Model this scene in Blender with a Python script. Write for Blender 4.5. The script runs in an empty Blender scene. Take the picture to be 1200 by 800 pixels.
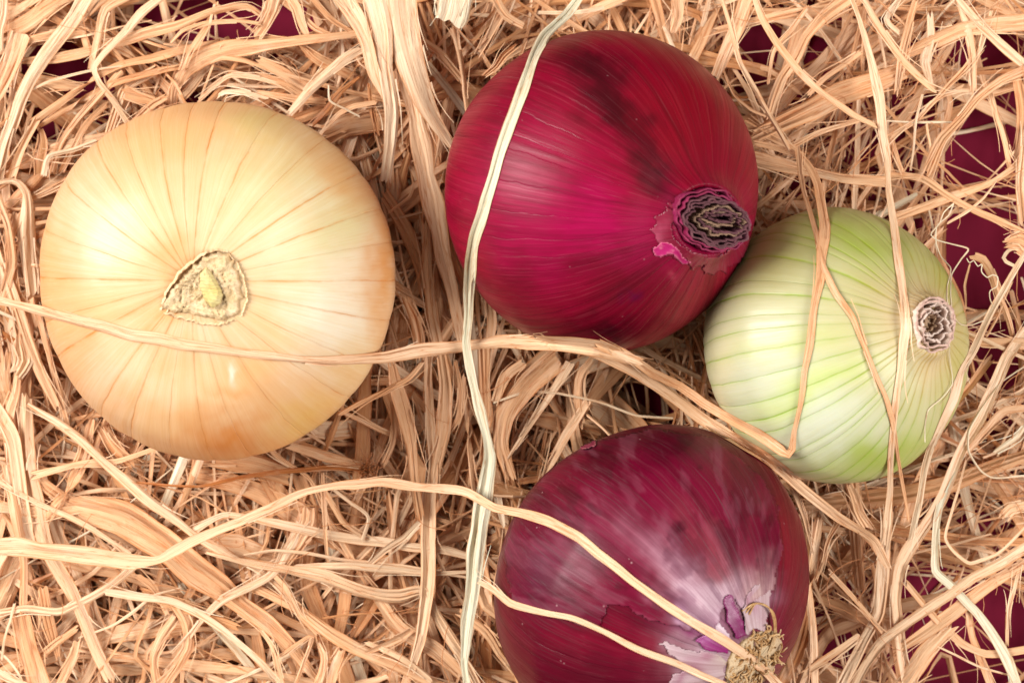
import bpy, math, random
import numpy as np
from mathutils import Vector, Matrix
from mathutils.bvhtree import BVHTree

# ---------------------------------------------------------------- camera, world, lamps
S = 0.0002143            # metres per photograph pixel at table height
H = 3000.0               # camera height over the table, in those pixels
sc = bpy.context.scene
col = sc.collection
cam_d = bpy.data.cameras.new('camera')
cam = bpy.data.objects.new('camera', cam_d); col.objects.link(cam)
cam.location = (0, 0, H*S)
cam_d.sensor_width = 36; cam_d.lens = 36*H/1200
cam_d.clip_start = 0.01; cam_d.clip_end = 50
cam_d.dof.use_dof = True; cam_d.dof.focus_distance = (H-215)*S; cam_d.dof.aperture_fstop = 16.0
sc.camera = cam
w = bpy.data.worlds.new('World'); sc.world = w; w.use_nodes = True
w.node_tree.nodes['Background'].inputs[0].default_value = (1.0, 0.90, 0.83, 1)
w.node_tree.nodes['Background'].inputs[1].default_value = 0.27
def softbox(name, loc, size, power, color, target=(0, 0, 0.03)):
    l = bpy.data.lights.new(name, 'AREA'); l.shape = 'RECTANGLE'; l.size, l.size_y = size; l.energy = power; l.color = color
    o = bpy.data.objects.new(name, l); col.objects.link(o); o.location = loc
    o.rotation_euler = (Vector(target)-Vector(loc)).to_track_quat('-Z', 'Y').to_euler()
    return o
softbox('softbox_left', (-0.92, 0.28, 0.80), (0.60, 0.75), 25, (1.0, 0.965, 0.92))
softbox('softbox_right', (0.92, -0.22, 0.85), (0.50, 0.60), 16, (1.0, 0.97, 0.94))
sc.view_settings.view_transform = 'Standard'; sc.view_settings.look = 'None'
sc.view_settings.exposure = 0.17; sc.view_settings.gamma = 1.0
sc.render.engine = 'CYCLES'
sc.cycles.max_bounces = 8; sc.cycles.diffuse_bounces = 4; sc.cycles.transmission_bounces = 4

rng = np.random.default_rng(7)
random.seed(7)

# ---------------------------------------------------------------- helpers
def P(px, py, z):
    """point on the ray of photograph pixel (px, py) at height z, in pixel units"""
    k = (H-z)/H
    return np.stack([(px-600)*k, (400-py)*k, z+0*px], -1)
def unP(v):
    k = H/(H-v[..., 2])
    return 600+v[..., 0]*k, 400-v[..., 1]*k
def sstep(a, b, x):
    t = np.clip((x-a)/(b-a), 0, 1); return t*t*(3-2*t)
class VNoise:
    def __init__(s, seed): s.t = np.random.default_rng(seed).random((256, 256))*2-1
    def __call__(s, x, y):
        xi = np.floor(x).astype(int); yi = np.floor(y).astype(int); fx = x-xi; fy = y-yi
        fx = fx*fx*(3-2*fx); fy = fy*fy*(3-2*fy); T = s.t
        a = T[xi % 256, yi % 256]; b = T[(xi+1) % 256, yi % 256]; c = T[xi % 256, (yi+1) % 256]; d = T[(xi+1) % 256, (yi+1) % 256]
        return (a*(1-fx)+b*fx)*(1-fy)+(c*(1-fx)+d*fx)*fy
NA, NB, NC = VNoise(1), VNoise(2), VNoise(3)
def fbm(N, x, y, o=4):
    r = 0*x; a = .5
    for i in range(o): r = r+a*N(x*2**i+i*17.3, y*2**i+i*9.1); a *= .5
    return r
def lin(c):
    c = np.array(c, float)/255
    return np.where(c <= .04045, c/12.92, ((c+.055)/1.055)**2.4)

def make_mesh(name, V, F, uv=None, attrs=None, colors=None, smooth=True, mats=()):
    """V (n,3) metres, F (m,4) quads; uv (n,2) per vertex or (m*4,2) per corner"""
    V = np.asarray(V, np.float32); F = np.asarray(F, np.int32)
    me = bpy.data.meshes.new(name); k = F.shape[1]
    me.vertices.add(len(V)); me.vertices.foreach_set('co', V.ravel())
    me.loops.add(F.size); me.loops.foreach_set('vertex_index', F.ravel())
    me.polygons.add(len(F)); me.polygons.foreach_set('loop_start', np.arange(len(F), dtype=np.int32)*k)
    me.polygons.foreach_set('loop_total', np.full(len(F), k, np.int32))
    me.update(calc_edges=True)
    me.polygons.foreach_set('use_smooth', np.full(len(F), smooth))
    if uv is not None:
        uv = np.asarray(uv, np.float32)
        if len(uv) == len(V): uv = uv[F.ravel()]
        l = me.uv_layers.new(name='uv'); l.data.foreach_set('uv', uv.ravel())
    for n, a in (attrs or {}).items():
        at = me.attributes.new(n, 'FLOAT', 'POINT'); at.data.foreach_set('value', np.asarray(a, np.float32))
    for n, a in (colors or {}).items():
        at = me.attributes.new(n, 'FLOAT_COLOR', 'POINT'); at.data.foreach_set('color', np.concatenate([a, np.ones((len(a), 1))], 1).astype(np.float32).ravel())
    for m in mats: me.materials.append(m)
    return me
def link(name, me, parent=None, loc=None):
    o = bpy.data.objects.new(name, me); col.objects.link(o)
    if parent: o.parent = parent
    if loc is not None: o.location = loc
    return o
def tag(o, label=None, cat=None, group=None, kind=None):
    for k, v in (('label', label), ('category', cat), ('group', group), ('kind', kind)):
        if v: o[k] = v
    return o
def quads(nu, nv, wrap):
    """grid faces, rows nv (outer), columns nu"""
    j, i = np.meshgrid(np.arange(nv-1), np.arange(nu if wrap else nu-1), indexing='ij')
    a = j*nu+i; b = j*nu+(i+1) % nu
    return np.stack([a, b, b+nu, a+nu], -1).reshape(-1, 4)

# ---------------------------------------------------------------- materials
class G:
    def __init__(s, name):
        s.m = bpy.data.materials.new(name); s.m.use_nodes = True; s.t = s.m.node_tree
        s.b = s.t.nodes['Principled BSDF']; s.out = s.t.nodes['Material Output']
    def n(s, ty, **kw):
        d = s.t.nodes.new(ty)
        for k, v in kw.items(): setattr(d, k, v)
        return d
    def put(s, sock, v):
        if isinstance(v, bpy.types.NodeSocket): s.t.links.new(v, sock)
        elif v is not None:
            if sock.type == 'RGBA' and len(v) == 3: v = (*v, 1)
            sock.default_value = v
    def math(s, op, a, b=None, c=None, clamp=False):
        d = s.n('ShaderNodeMath', operation=op, use_clamp=clamp)
        s.put(d.inputs[0], a); s.put(d.inputs[1], b); s.put(d.inputs[2], c); return d.outputs[0]
    def vmath(s, op, a, b=None):
        d = s.n('ShaderNodeVectorMath', operation=op); s.put(d.inputs[0], a); s.put(d.inputs[1], b); return d.outputs[0]
    def mix(s, f, a, b, mode='MIX'):
        d = s.n('ShaderNodeMix', data_type='RGBA', blend_type=mode); s.put(d.inputs[0], f); s.put(d.inputs[6], a); s.put(d.inputs[7], b); return d.outputs[2]
    def noise(s, vec, scale, detail=3, rough=.55, dist=0):
        d = s.n('ShaderNodeTexNoise'); s.put(d.inputs['Vector'], vec); d.inputs['Scale'].default_value = scale
        d.inputs['Detail'].default_value = detail; d.inputs['Roughness'].default_value = rough; d.inputs['Distortion'].default_value = dist
        return d.outputs['Fac']
    def rng(s, v, a, b, c=0., d=1.):
        m = s.n('ShaderNodeMapRange'); s.put(m.inputs[0], v); m.inputs[1].default_value = a; m.inputs[2].default_value = b
        m.inputs[3].default_value = c; m.inputs[4].default_value = d; return m.outputs[0]
    def attr(s, name, out='Fac'): return s.n('ShaderNodeAttribute', attribute_name=name).outputs[out]
    def ramp(s, f, stops):
        r = s.n('ShaderNodeValToRGB'); s.put(r.inputs[0], f); e = r.color_ramp.elements
        while len(e) < len(stops): e.new(.5)
        for q, (p, c) in zip(e, stops): q.position = p; q.color = (*c, 1)
        return r.outputs[0]
    def comb(s, x, y, z):
        d = s.n('ShaderNodeCombineXYZ'); s.put(d.inputs[0], x); s.put(d.inputs[1], y); s.put(d.inputs[2], z); return d.outputs[0]
    def sep(s, v):
        d = s.n('ShaderNodeSeparateXYZ'); s.put(d.inputs[0], v); return d.outputs
    def bump(s, h, dist, strength=1, normal=None):
        d = s.n('ShaderNodeBump'); s.put(d.inputs['Height'], h); d.inputs['Distance'].default_value = dist
        d.inputs['Strength'].default_value = strength; s.put(d.inputs['Normal'], normal); return d.outputs[0]
    def set(s, **kw):
        for k, v in kw.items(): s.put(s.b.inputs[k.replace('_', ' ')], v)
        return s.m

def straw_material():
    g = G('dry_raffia')
    uv = g.sep(g.n('ShaderNodeUVMap', uv_map='uv').outputs[0])
    tint = g.attr('tint')
    base = g.ramp(tint, [(0, (.50, .17, .04)), (.25, (.73, .375, .165)), (.5, (.86, .54, .305)), (.75, (.89, .67, .45)), (1, (.78, .77, .59))])
    grain = g.noise(g.comb(g.math('MULTIPLY', uv[0], .42), g.math('MULTIPLY', uv[1], .010), 0), 1, 4, .6)
    fine = g.noise(g.comb(g.math('MULTIPLY', uv[0], 1.3), g.math('MULTIPLY', uv[1], .03), 3), 1, 2, .6)
    blot = g.noise(g.comb(g.math('MULTIPLY', uv[0], .03), g.math('MULTIPLY', uv[1], .02), 5), 1, 3, .6)
    dark = g.mix(1, base, (.78, .50, .28), 'MULTIPLY')
    c = g.mix(g.rng(grain, .54, .70, 0, .60), base, dark)
    c = g.mix(g.rng(fine, .55, .80, 0, .55), c, dark)
    c = g.mix(g.rng(blot, .52, .75, 0, .35), c, g.mix(1, base, (.92, .74, .55), 'MULTIPLY'))
    c = g.mix(g.rng(blot, .45, .28, 0, .30), c, (.86, .74, .56))
    s1 = g.noise(g.comb(g.math('MULTIPLY', uv[0], .20), g.math('MULTIPLY', uv[1], .006), 11), 1, 2, .5)
    slit = g.math('SUBTRACT', 1, g.math('DIVIDE', g.math('ABSOLUTE', g.math('SUBTRACT', s1, .5)), .018), clamp=True)
    s2 = g.noise(g.comb(g.math('MULTIPLY', uv[0], .35), g.math('MULTIPLY', uv[1], .009), 17), 1, 2, .5)
    slit2 = g.math('SUBTRACT', 1, g.math('DIVIDE', g.math('ABSOLUTE', g.math('SUBTRACT', s2, .47)), .016), clamp=True)
    slit = g.math('MAXIMUM', slit, g.math('MULTIPLY', slit2, .7))
    c = g.mix(g.math('MULTIPLY', slit, .75), c, g.mix(1, base, (.72, .38, .18), 'MULTIPLY'))
    edge = g.attr('edge')
    c = g.mix(g.rng(edge, .86, 1, 0, .75), c, g.mix(1, base, (.82, .46, .20), 'MULTIPLY'))
    hgt = g.math('SUBTRACT', g.math('ADD', g.math('MULTIPLY', grain, .8), g.math('MULTIPLY', fine, .35)), g.math('MULTIPLY', slit, .30))
    nrm = g.bump(hgt, .00035, .55)
    g.set(Base_Color=c, Roughness=g.rng(grain, .3, .7, .36, .52), Normal=nrm)
    g.b.inputs['Specular IOR Level'].default_value = .5
    tr = g.n('ShaderNodeBsdfTranslucent'); g.put(tr.inputs[0], c); g.put(tr.inputs[1], nrm)
    ms = g.n('ShaderNodeMixShader'); ms.inputs[0].default_value = .20
    g.t.links.new(g.b.outputs[0], ms.inputs[1]); g.t.links.new(tr.outputs[0], ms.inputs[2]); g.t.links.new(ms.outputs[0], g.out.inputs[0])
    return g.m
STRAW = straw_material()

def skin_material(name, vein_col, vein_w, vein_s, fibre_dark, fibre_amt, rough, sss=0., bumpd=.0002, warp=.12, coat=0., speck=.0, fray=0., spec=.5, light=.25, fmin=.12):
    g = G(name)
    ob = g.n('ShaderNodeTexCoord').outputs['Object']
    x, y, z = g.sep(ob)
    r = g.math('SQRT', g.math('ADD', g.math('ADD', g.math('MULTIPLY', x, x), g.math('MULTIPLY', y, y)), 1e-7))
    cx = g.math('DIVIDE', x, r); cy = g.math('DIVIDE', y, r)
    swirl = g.noise(ob, 60, 2)
    def fib(k, kz, det=4, rg=.6, off=0):
        v = g.comb(g.math('MULTIPLY', cx, k), g.math('MULTIPLY', cy, k), g.math('ADD', g.math('MULTIPLY', z, kz), off))
        v = g.vmath('ADD', v, g.comb(g.math('MULTIPLY', swirl, k*.06), 0, g.math('MULTIPLY', swirl, .6)))
        return g.noise(v, 1, det, rg)
    f1 = fib(14, 30); f2 = fib(80, 26, 4, .6, 4); f3 = fib(4.5, 34, 4, .6, 9)
    base = g.attr('paint', 'Color')
    dk = g.mix(1, base, fibre_dark, 'MULTIPLY')
    c = g.mix(g.rng(f1, .45, .75, 0, fibre_amt), base, dk)
    c = g.mix(g.rng(f2, .50, .78, 0, fibre_amt), c, dk)
    c = g.mix(g.rng(f3, .52, .74, 0, fibre_amt*.8), c, dk)
    lt = g.mix(light, base, (1, 1, 1))
    c = g.mix(g.rng(f2, .44, .24, 0, fibre_amt*.6), c, lt)
    if fray: c = g.mix(g.rng(f2, .56, .72, 0, fray), c, g.mix(.55, base, (.75, .58, .60)))
    # veins: uv.x is the vein number along the girth, uv.y the pixels between two veins
    if vein_s > 0:
        uv = g.sep(g.n('ShaderNodeUVMap', uv_map='uv').outputs[0])
        wn = g.math('SUBTRACT', g.noise(ob, 130, 3), .5)
        ph = g.math('ADD', uv[0], g.math('MULTIPLY', wn, warp*2))
        rd = g.math('ROUND', ph)
        d = g.math('MULTIPLY', g.math('ABSOLUTE', g.math('SUBTRACT', ph, rd)), uv[1])
        wnz = g.n('ShaderNodeTexWhiteNoise', noise_dimensions='1D'); g.put(wnz.inputs['W'], rd); rv = wnz.outputs[0]
        fade = g.rng(g.noise(ob, 110, 4), .40, .60, fmin, 1)
        ln = g.math('SUBTRACT', 1, g.math('DIVIDE', d, g.rng(rv, 0, 1, vein_w*.55, vein_w*1.5)), clamp=True)
        halo = g.math('SUBTRACT', 1, g.math('DIVIDE', d, vein_w*4.5), clamp=True)
        st = g.math('MULTIPLY', g.math('MULTIPLY', fade, g.rng(rv, 0, 1, .45, 1)), vein_s)
        vc = g.attr('vein_paint', 'Color')
        c = g.mix(g.math('MULTIPLY', halo, g.math('MULTIPLY', st, .28)), c, vc)
        c = g.mix(g.math('MULTIPLY', ln, st), c, vc)
    if speck:
        v = g.n('ShaderNodeTexVoronoi'); g.put(v.inputs['Vector'], ob); v.inputs['Scale'].default_value = 330
        sp = g.math('MULTIPLY', g.rng(v.outputs['Distance'], .10, .02, 0, 1), g.math('GREATER_THAN', g.noise(ob, 210, 1), .60))
        c = g.mix(g.math('MULTIPLY', sp, speck), c, (.55, .36, .36))
    big = g.noise(ob, 45, 3)
    h = g.math('ADD', g.math('MULTIPLY', f1, .8), g.math('ADD', g.math('MULTIPLY', f2, .16), g.math('MULTIPLY', big, 2.2)))
    if vein_s > 0: h = g.math('SUBTRACT', h, g.math('MULTIPLY', ln, .35))
    nrm = g.bump(h, bumpd, .8)
    rg = g.math('ADD', g.rng(f2, .3, .7, -.07, .10), g.rng(big, .3, .7, rough-.05, rough+.08))
    g.set(Base_Color=c, Roughness=rg, Normal=nrm)
    g.b.inputs['Specular IOR Level'].default_value = spec
    g.b.inputs['Coat Weight'].default_value = coat; g.b.inputs['Coat Roughness'].default_value = .22
    if sss:
        g.b.inputs['Subsurface Weight'].default_value = sss
        g.b.inputs['Subsurface Radius'].default_value = (1, .6, .3); g.b.inputs['Subsurface Scale'].default_value = .003
    return g.m

def dry_material(name, c0, c1, c2, rough=.8, sc_=900, bumpd=.0004, bleach=.8):
    """mottled dry tissue, colours through noise; attribute 'edge' bleaches rims to c2"""
    g = G(name); ob = g.n('ShaderNodeTexCoord').outputs['Object']
    n1 = g.noise(ob, sc_*.35, 4, .65); n2 = g.noise(ob, sc_, 3, .6)
    c = g.mix(g.rng(n1, .35, .65), c0, c1)
    c = g.mix(g.rng(n2, .55, .75, 0, .6), c, c2)
    c = g.mix(g.rng(g.attr('edge'), .6, 1, 0, bleach), c, c2)
    g.set(Base_Color=c, Roughness=rough, Normal=g.bump(g.math('ADD', n1, n2), bumpd, .9))
    g.b.inputs['Specular IOR Level'].default_value = .2
    return g.m

# ---------------------------------------------------------------- tabletop
def tabletop():
    g = G('maroon_card'); ob = g.n('ShaderNodeTexCoord').outputs['Object']
    n = g.noise(ob, 9, 3); f = g.noise(ob, 1500, 2)
    c = g.mix(g.rng(n, .3, .7), (.15, .004, .022), (.175, .006, .030))
    g.set(Base_Color=c, Roughness=.7, Normal=g.bump(f, .00005, .3)); g.b.inputs['Specular IOR Level'].default_value = .12
    W = 3600*S
    V = [(-W, -W, 0), (W, -W, 0), (W, W, 0), (-W, W, 0)]
    tag(link('tabletop', make_mesh('tabletop', V, [(0, 1, 2, 3)], mats=[g.m])), 'plain maroon surface under the straw', kind='structure')
tabletop()

# ---------------------------------------------------------------- onions
def spline(pts, n):
    pts = np.array(pts, float); d = np.r_[0, np.cumsum(np.sqrt(((pts[1:]-pts[:-1])**2).sum(1)))]
    e = np.vstack([2*pts[0]-pts[1], pts, 2*pts[-1]-pts[-2]])
    t = np.linspace(0, d[-1], n); i = np.clip(np.searchsorted(d, t, 'right')-1, 0, len(pts)-2)
    u = ((t-d[i])/(d[i+1]-d[i]))[:, None]
    p0, p1, p2, p3 = e[i], e[i+1], e[i+2], e[i+3]
    return .5*((2*p1)+(-p0+p2)*u+(2*p0-5*p1+4*p2-p3)*u*u+(-p0+3*p1-3*p2+p3)*u**3)

class Onion:
    def __init__(s, name, label, cx, cy, R, tip, profile, veins, seed, lump=.012, rib=.0025, base=32, ell=(1, 1, 0), nu=336, nv=150):
        s.R = R; s.rs = np.random.default_rng(seed); s.name = name
        prof = spline(profile, nv)*R
        prof[:, 0] = np.maximum(prof[:, 0], 0); prof[0, 0] = prof[-1, 0] = .01
        az = np.linspace(0, 2*np.pi, nu, endpoint=False)
        veins = np.sort(np.radians(veins) % (2*np.pi)); s.veins = veins; N = len(veins)
        ext = np.r_[veins[-1]-2*np.pi, veins, veins[0]+2*np.pi]; idx = np.arange(-1, N+1)
        phase = np.interp(az, ext, idx); phase_end = np.interp(2*np.pi, ext, idx)
        A, rr = np.meshgrid(az, prof[:, 0]); zz = np.repeat(prof[:, 1][:, None], nu, 1)
        eq = np.clip(rr/R, 0, 1)
        L = fbm(NA, np.cos(A)*1.3+seed*7, np.sin(A)*1.3+zz/R*.8, 2)*lump*2.2
        ribs = -np.exp(-((np.abs(phase-np.round(phase))[None]/.16)**2))*rib*sstep(.1, .5, eq)
        k = 1+L*sstep(0, .5, eq)+ribs
        e = 1-sstep(.15, .75, eq)                       # neck ellipse fades into the round body
        ca, sa = math.cos(ell[2]), math.sin(ell[2])
        lx, ly = np.cos(A-ell[2])*rr*k*(1+e*(ell[0]-1)), np.sin(A-ell[2])*rr*k*(1+e*(ell[1]-1))
        X = lx*ca-ly*sa; Y = lx*sa+ly*ca
        s.zb = prof[-1, 1]                               # bottom pole, the local origin
        loc = np.stack([X, Y, zz-s.zb], -1).reshape(-1, 3)
        d = Vector(tip).normalized(); q = Vector((0, 0, 1)).rotation_difference(d).to_matrix()
        s.M = np.array(q)
        wv = loc@s.M.T
        off = np.array([0, 0, -s.zb])@s.M.T              # body centre relative to origin
        zc = base-(wv[:, 2]-off[2]).min()
        c = P(np.array(float(cx)), np.array(float(cy)), zc)
        s.o = c-off; s.c = c
        s.W = wv+s.o
        s.loc = loc; s.nu, s.nv = nu, nv
        s.F = quads(nu, nv, True)[:, ::-1].copy(); s.eq = eq.ravel()
        cornerph = np.tile(phase, (nv, 1)).ravel()[s.F]
        last = (np.arange(len(s.F)) % nu) == nu-1
        cornerph[last, 1] = phase_end; cornerph[last, 2] = phase_end
        gap = (rr*2*np.pi/N).ravel()[s.F]
        s.uv = np.stack([cornerph, gap], -1).reshape(-1, 2)
        s.root = bpy.data.objects.new(name, None); col.objects.link(s.root)
        s.root.location = s.o*S; s.root.rotation_euler = q.to_euler(); s.root.empty_display_size = .01
        tag(s.root, label, 'onion')
        s.bvh = BVHTree.FromPolygons([tuple(v) for v in s.W], s.F[:, ::2].tolist() and s.F.tolist())
        s.px, s.py = unP(s.W)
    def to_local(s, Wp): return (Wp-s.o)@s.M
    def body(s, mat, paint, vpaint):
        pc = paint(s.px, s.py, s.eq, s.W[:, 2]-s.c[2]); vc = vpaint(s.px, s.py)
        me = make_mesh('bulb', s.loc*S, s.F, uv=s.uv, colors={'paint': pc, 'vein_paint': vc}, mats=[mat])
        return link('bulb', me, s.root)
    def hit(s, px, py):
        o = Vector((0, 0, H)); e = P(np.array(px), np.array(py), 0.0); d = (Vector(e)-o).normalized()
        h, n, _, _ = s.bvh.ray_cast(o, d)
        return (np.array(h), np.array(n)) if h is not None else (None, None)
    def flake(s, name, poly, mat, paint, step=2.0, rough=3.0, lift=1.4, curl=3.0, label=None, seed=0):
        """a thin skin layer over the bulb, outline given on the visible side, ragged edge"""
        poly = np.array(poly, float); x0, y0 = poly.min(0)-6; x1, y1 = poly.max(0)+6
        gx = np.arange(x0, x1, step); gy = np.arange(y0, y1, step)
        X, Y = np.meshgrid(gx, gy)
        Xn = X+fbm(NB, X/11+seed*31, Y/11, 3)*rough*2.2; Yn = Y+fbm(NC, X/11, Y/11+seed*13, 3)*rough*2.2
        inside = np.zeros(X.shape, bool); dist = np.full(X.shape, 1e9)
        n = len(poly)
        for i in range(n):
            ax, ay = poly[i]; bx, by = poly[(i+1) % n]
            cond = ((ay > Yn) != (by > Yn)); xi = (bx-ax)*(Yn-ay)/(by-ay+1e-9)+ax
            inside ^= cond & (Xn < xi)
            t = np.clip(((Xn-ax)*(bx-ax)+(Yn-ay)*(by-ay))/((bx-ax)**2+(by-ay)**2+1e-9), 0, 1)
            dist = np.minimum(dist, np.hypot(Xn-ax-t*(bx-ax), Yn-ay-t*(by-ay)))
        idx = -np.ones(X.shape, int); T = []; nr = []; ed = []; pts = []
        lf = fbm(NA, X/30+seed*5, Y/30, 2)
        for j, i in zip(*np.nonzero(inside)):
            h, nn = s.hit(X[j, i], Y[j, i])
            if h is None or nn[2] < .05: continue
            idx[j, i] = len(T); e = math.exp(-dist[j, i]/5.0)
            T.append(h+nn*(lift+curl*e*max(0, .35+1.3*lf[j, i]))); nr.append(nn); ed.append(e); pts.append((X[j, i], Y[j, i]))
        T = np.array(T); nr = np.array(nr); pts = np.array(pts); ed = np.array(ed); m = len(T)
        a, b, c, d = idx[:-1, :-1], idx[:-1, 1:], idx[1:, 1:], idx[1:, :-1]
        ok = (a >= 0) & (b >= 0) & (c >= 0) & (d >= 0)
        Fq = np.stack([a[ok], d[ok], c[ok], b[ok]], -1)
        # rim walls down to the bulb
        cnt = {}
        for f in Fq:
            for k in range(4):
                e = (f[k], f[(k+1) % 4]); r = (e[1], e[0])
                if r in cnt: del cnt[r]
                else: cnt[e] = 1
        low = {}; ex = []; F2 = []
        for (u, v) in cnt:
            for q in (u, v):
                if q not in low: low[q] = m+len(ex); ex.append(T[q]-nr[q]*.9)
            F2.append((v, u, low[u], low[v]))
        if F2:
            V = np.vstack([T, ex]); src = np.r_[np.arange(m), np.array(list(low.keys()))]; Fq = np.vstack([Fq, F2])
        else: V = T; src = np.arange(m)
        pc = paint(pts[src, 0], pts[src, 1], np.full(len(src), .6), 0*pts[src, 0]+50)
        me = make_mesh(name, s.to_local(V)*S, Fq, uv=np.zeros((len(V), 2)), attrs={'edge': ed[src]}, colors={'paint': pc, 'vein_paint': pc}, mats=[mat])
        o = link(name, me, s.root)
        if label: o['label'] = label
        return o
    def ring(s, name, mat, a, b, z0, z1, rot=0, off=(0, 0), wav=.1, wf=3, ragged=3., flare=0., n=72, rows=6, thick=1.2, seed=0, ws=None, label=None, z1tilt=(0, 0)):
        """one dried sheath: a wavy upright wall of oval plan, local pixels about the axis"""
        az = np.linspace(0, 2*np.pi, n, endpoint=False)
        q_ = seed if ws is None else ws; wv = 1+wav*(fbm(NA, np.cos(az)*wf*.5+q_*3.7, np.sin(az)*wf*.5+q_, 3)*2)+wav*.6*fbm(NB, np.cos(az)*wf*1.6+q_, np.sin(az)*wf*1.6, 3)*2+.03*fbm(NC, np.cos(az)*6+seed, np.sin(az)*6, 2)
        top = z1+fbm(NC, az*4+seed*11, az*0+seed, 3)*ragged*2.4
        V = []; E = []
        prof = [(t, 0) for t in np.linspace(0, 1, rows)]+[(t, 1) for t in np.linspace(1, 0, rows)]
        for t, inner in prof:
            fl = 1+flare*t**2+.03*fbm(NB, az*2.5+seed, az*0+t*2, 2)
            rr = wv*fl
            ra, rb = a*rr-thick*inner, b*rr-thick*inner
            x = np.cos(az)*ra; y = np.sin(az)*rb
            c, q = math.cos(rot), math.sin(rot)
            X = x*c-y*q+off[0]; Y = x*q+y*c+off[1]
            zz = z0+(top-z0)*t+(X*z1tilt[0]+Y*z1tilt[1])*t
            V.append(np.stack([X, Y, zz-s.zb], -1)); E.append(np.full(n, t**3))
        V = np.concatenate(V); E = np.concatenate(E)
        me = make_mesh(name, V*S, quads(n, len(prof), True), attrs={'edge': E}, mats=[mat])
        o = link(name, me, s.root)
        if label: o['label'] = label
        return o

def blobs(base, lst, seed, n_amp=12, gain=1.0):
    """skin colour from patches of pigment, some with lit tones painted in: (x, y, rx, ry, rot deg, rgb, strength)"""
    def f(px, py, eq=0, z=50.):
        X = px+fbm(NA, px/28+seed, py/28, 4)*n_amp*2; Y = py+fbm(NB, px/28, py/28+seed, 4)*n_amp*2
        c = np.tile(lin(base), (len(px), 1))
        for (x, y, rx, ry, rot, rgb, st) in lst:
            r = math.radians(rot); dx, dy = X-x, Y-y
            u = (dx*math.cos(r)+dy*math.sin(r))/rx; v = (-dx*math.sin(r)+dy*math.cos(r))/ry
            w_ = (np.exp(-(u*u+v*v)*1.1)*st*sstep(-60, 0, z))[:, None]
            c = c*(1-w_)+lin(rgb)*w_
        return c*gain
    return f

# --- yellow onion
Y_PROF = [(0, .655), (.1, .665), (.2, .672), (.4, .645), (.65, .545), (.86, .35), (.97, .14), (1, 0), (.97, -.2), (.85, -.42), (.6, -.62), (.3, -.74), (0, -.78)]
scr = [-106, -96, -86, -69, -51, -36, -23, -12, 0, 13, 28, 41, 60, 78, 90, 103, 118, 130, 154, 166, 181, 197, 214, 230, 241]
yel = Onion('yellow_onion', 'large flat pale yellow onion seen from its root end, left in the straw', 254, 328, 198, (-.075, -.035, 1), Y_PROF, [-a for a in scr], 11, lump=.016, rib=.004)
y_paint = blobs((228, 172, 116), [
    (330, 270, 130, 125, 0, (232, 220, 182), .9), (395, 360, 75, 100, 0, (236, 226, 200), .85), (330, 200, 70, 60, 0, (214, 200, 142), .6),  # cream patches right and left also paint in the soft highlights
    (120, 250, 70, 80, 0, (236, 212, 182), .75), (150, 440, 90, 60, 30, (236, 214, 182), .8), (240, 470, 80, 50, 0, (238, 206, 160), .6),
    (240, 337, 64, 58, 0, (206, 180, 136), .7), (235, 395, 50, 26, 0, (222, 202, 170), .7), (195, 300, 22, 26, 0, (232, 160, 92), .6), (190, 368, 26, 20, 0, (232, 160, 92), .6),
    (265, 515, 64, 26, 5, (216, 132, 56), .9), (270, 462, 34, 10, 10, (226, 152, 84), .6), (360, 490, 40, 26, -30, (230, 190, 100), .6), (300, 440, 30, 40, 60, (234, 180, 120), .5),
    (200, 160, 90, 30, -25, (228, 184, 124), .6), (60, 300, 22, 110, 0, (228, 172, 112), .5), (450, 300, 20, 120, 0, (218, 150, 74), .8), (400, 200, 40, 26, 50, (220, 160, 86), .6),
    (278, 437, 7, 12, 0, (244, 236, 222), .8), (110, 360, 40, 30, 20, (234, 190, 136), .6), (180, 480, 60, 20, 30, (228, 176, 112), .5), (390, 270, 30, 60, 30, (212, 204, 140), .6), (300, 150, 40, 20, 0, (212, 190, 110), .5), (170, 230, 30, 60, -20, (232, 186, 128), .5), (320, 380, 40, 20, 20, (236, 196, 140), .5), (150, 292, 30, 40, 0, (238, 200, 150), .5), (190, 420, 26, 40, 60, (222, 166, 104), .45), (420, 430, 30, 44, 20, (230, 196, 132), .5), (350, 320, 24, 50, -70, (232, 200, 152), .45), (95, 420, 26, 50, 20, (224, 166, 106), .5)], 3, 13, .83)
YM = skin_material('yellow_onion_skin', None, 1.1, .95, (.90, .70, .46), .40, .42, sss=.12, bumpd=.00022, warp=.06, coat=.05, spec=.3)
yel.body(YM, y_paint, blobs((196, 122, 52), [(240, 430, 70, 70, 0, (168, 128, 84), .8), (330, 260, 80, 80, 0, (192, 138, 62), .7), (240, 330, 50, 50, 0, (150, 110, 70), .6)], 5))

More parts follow.
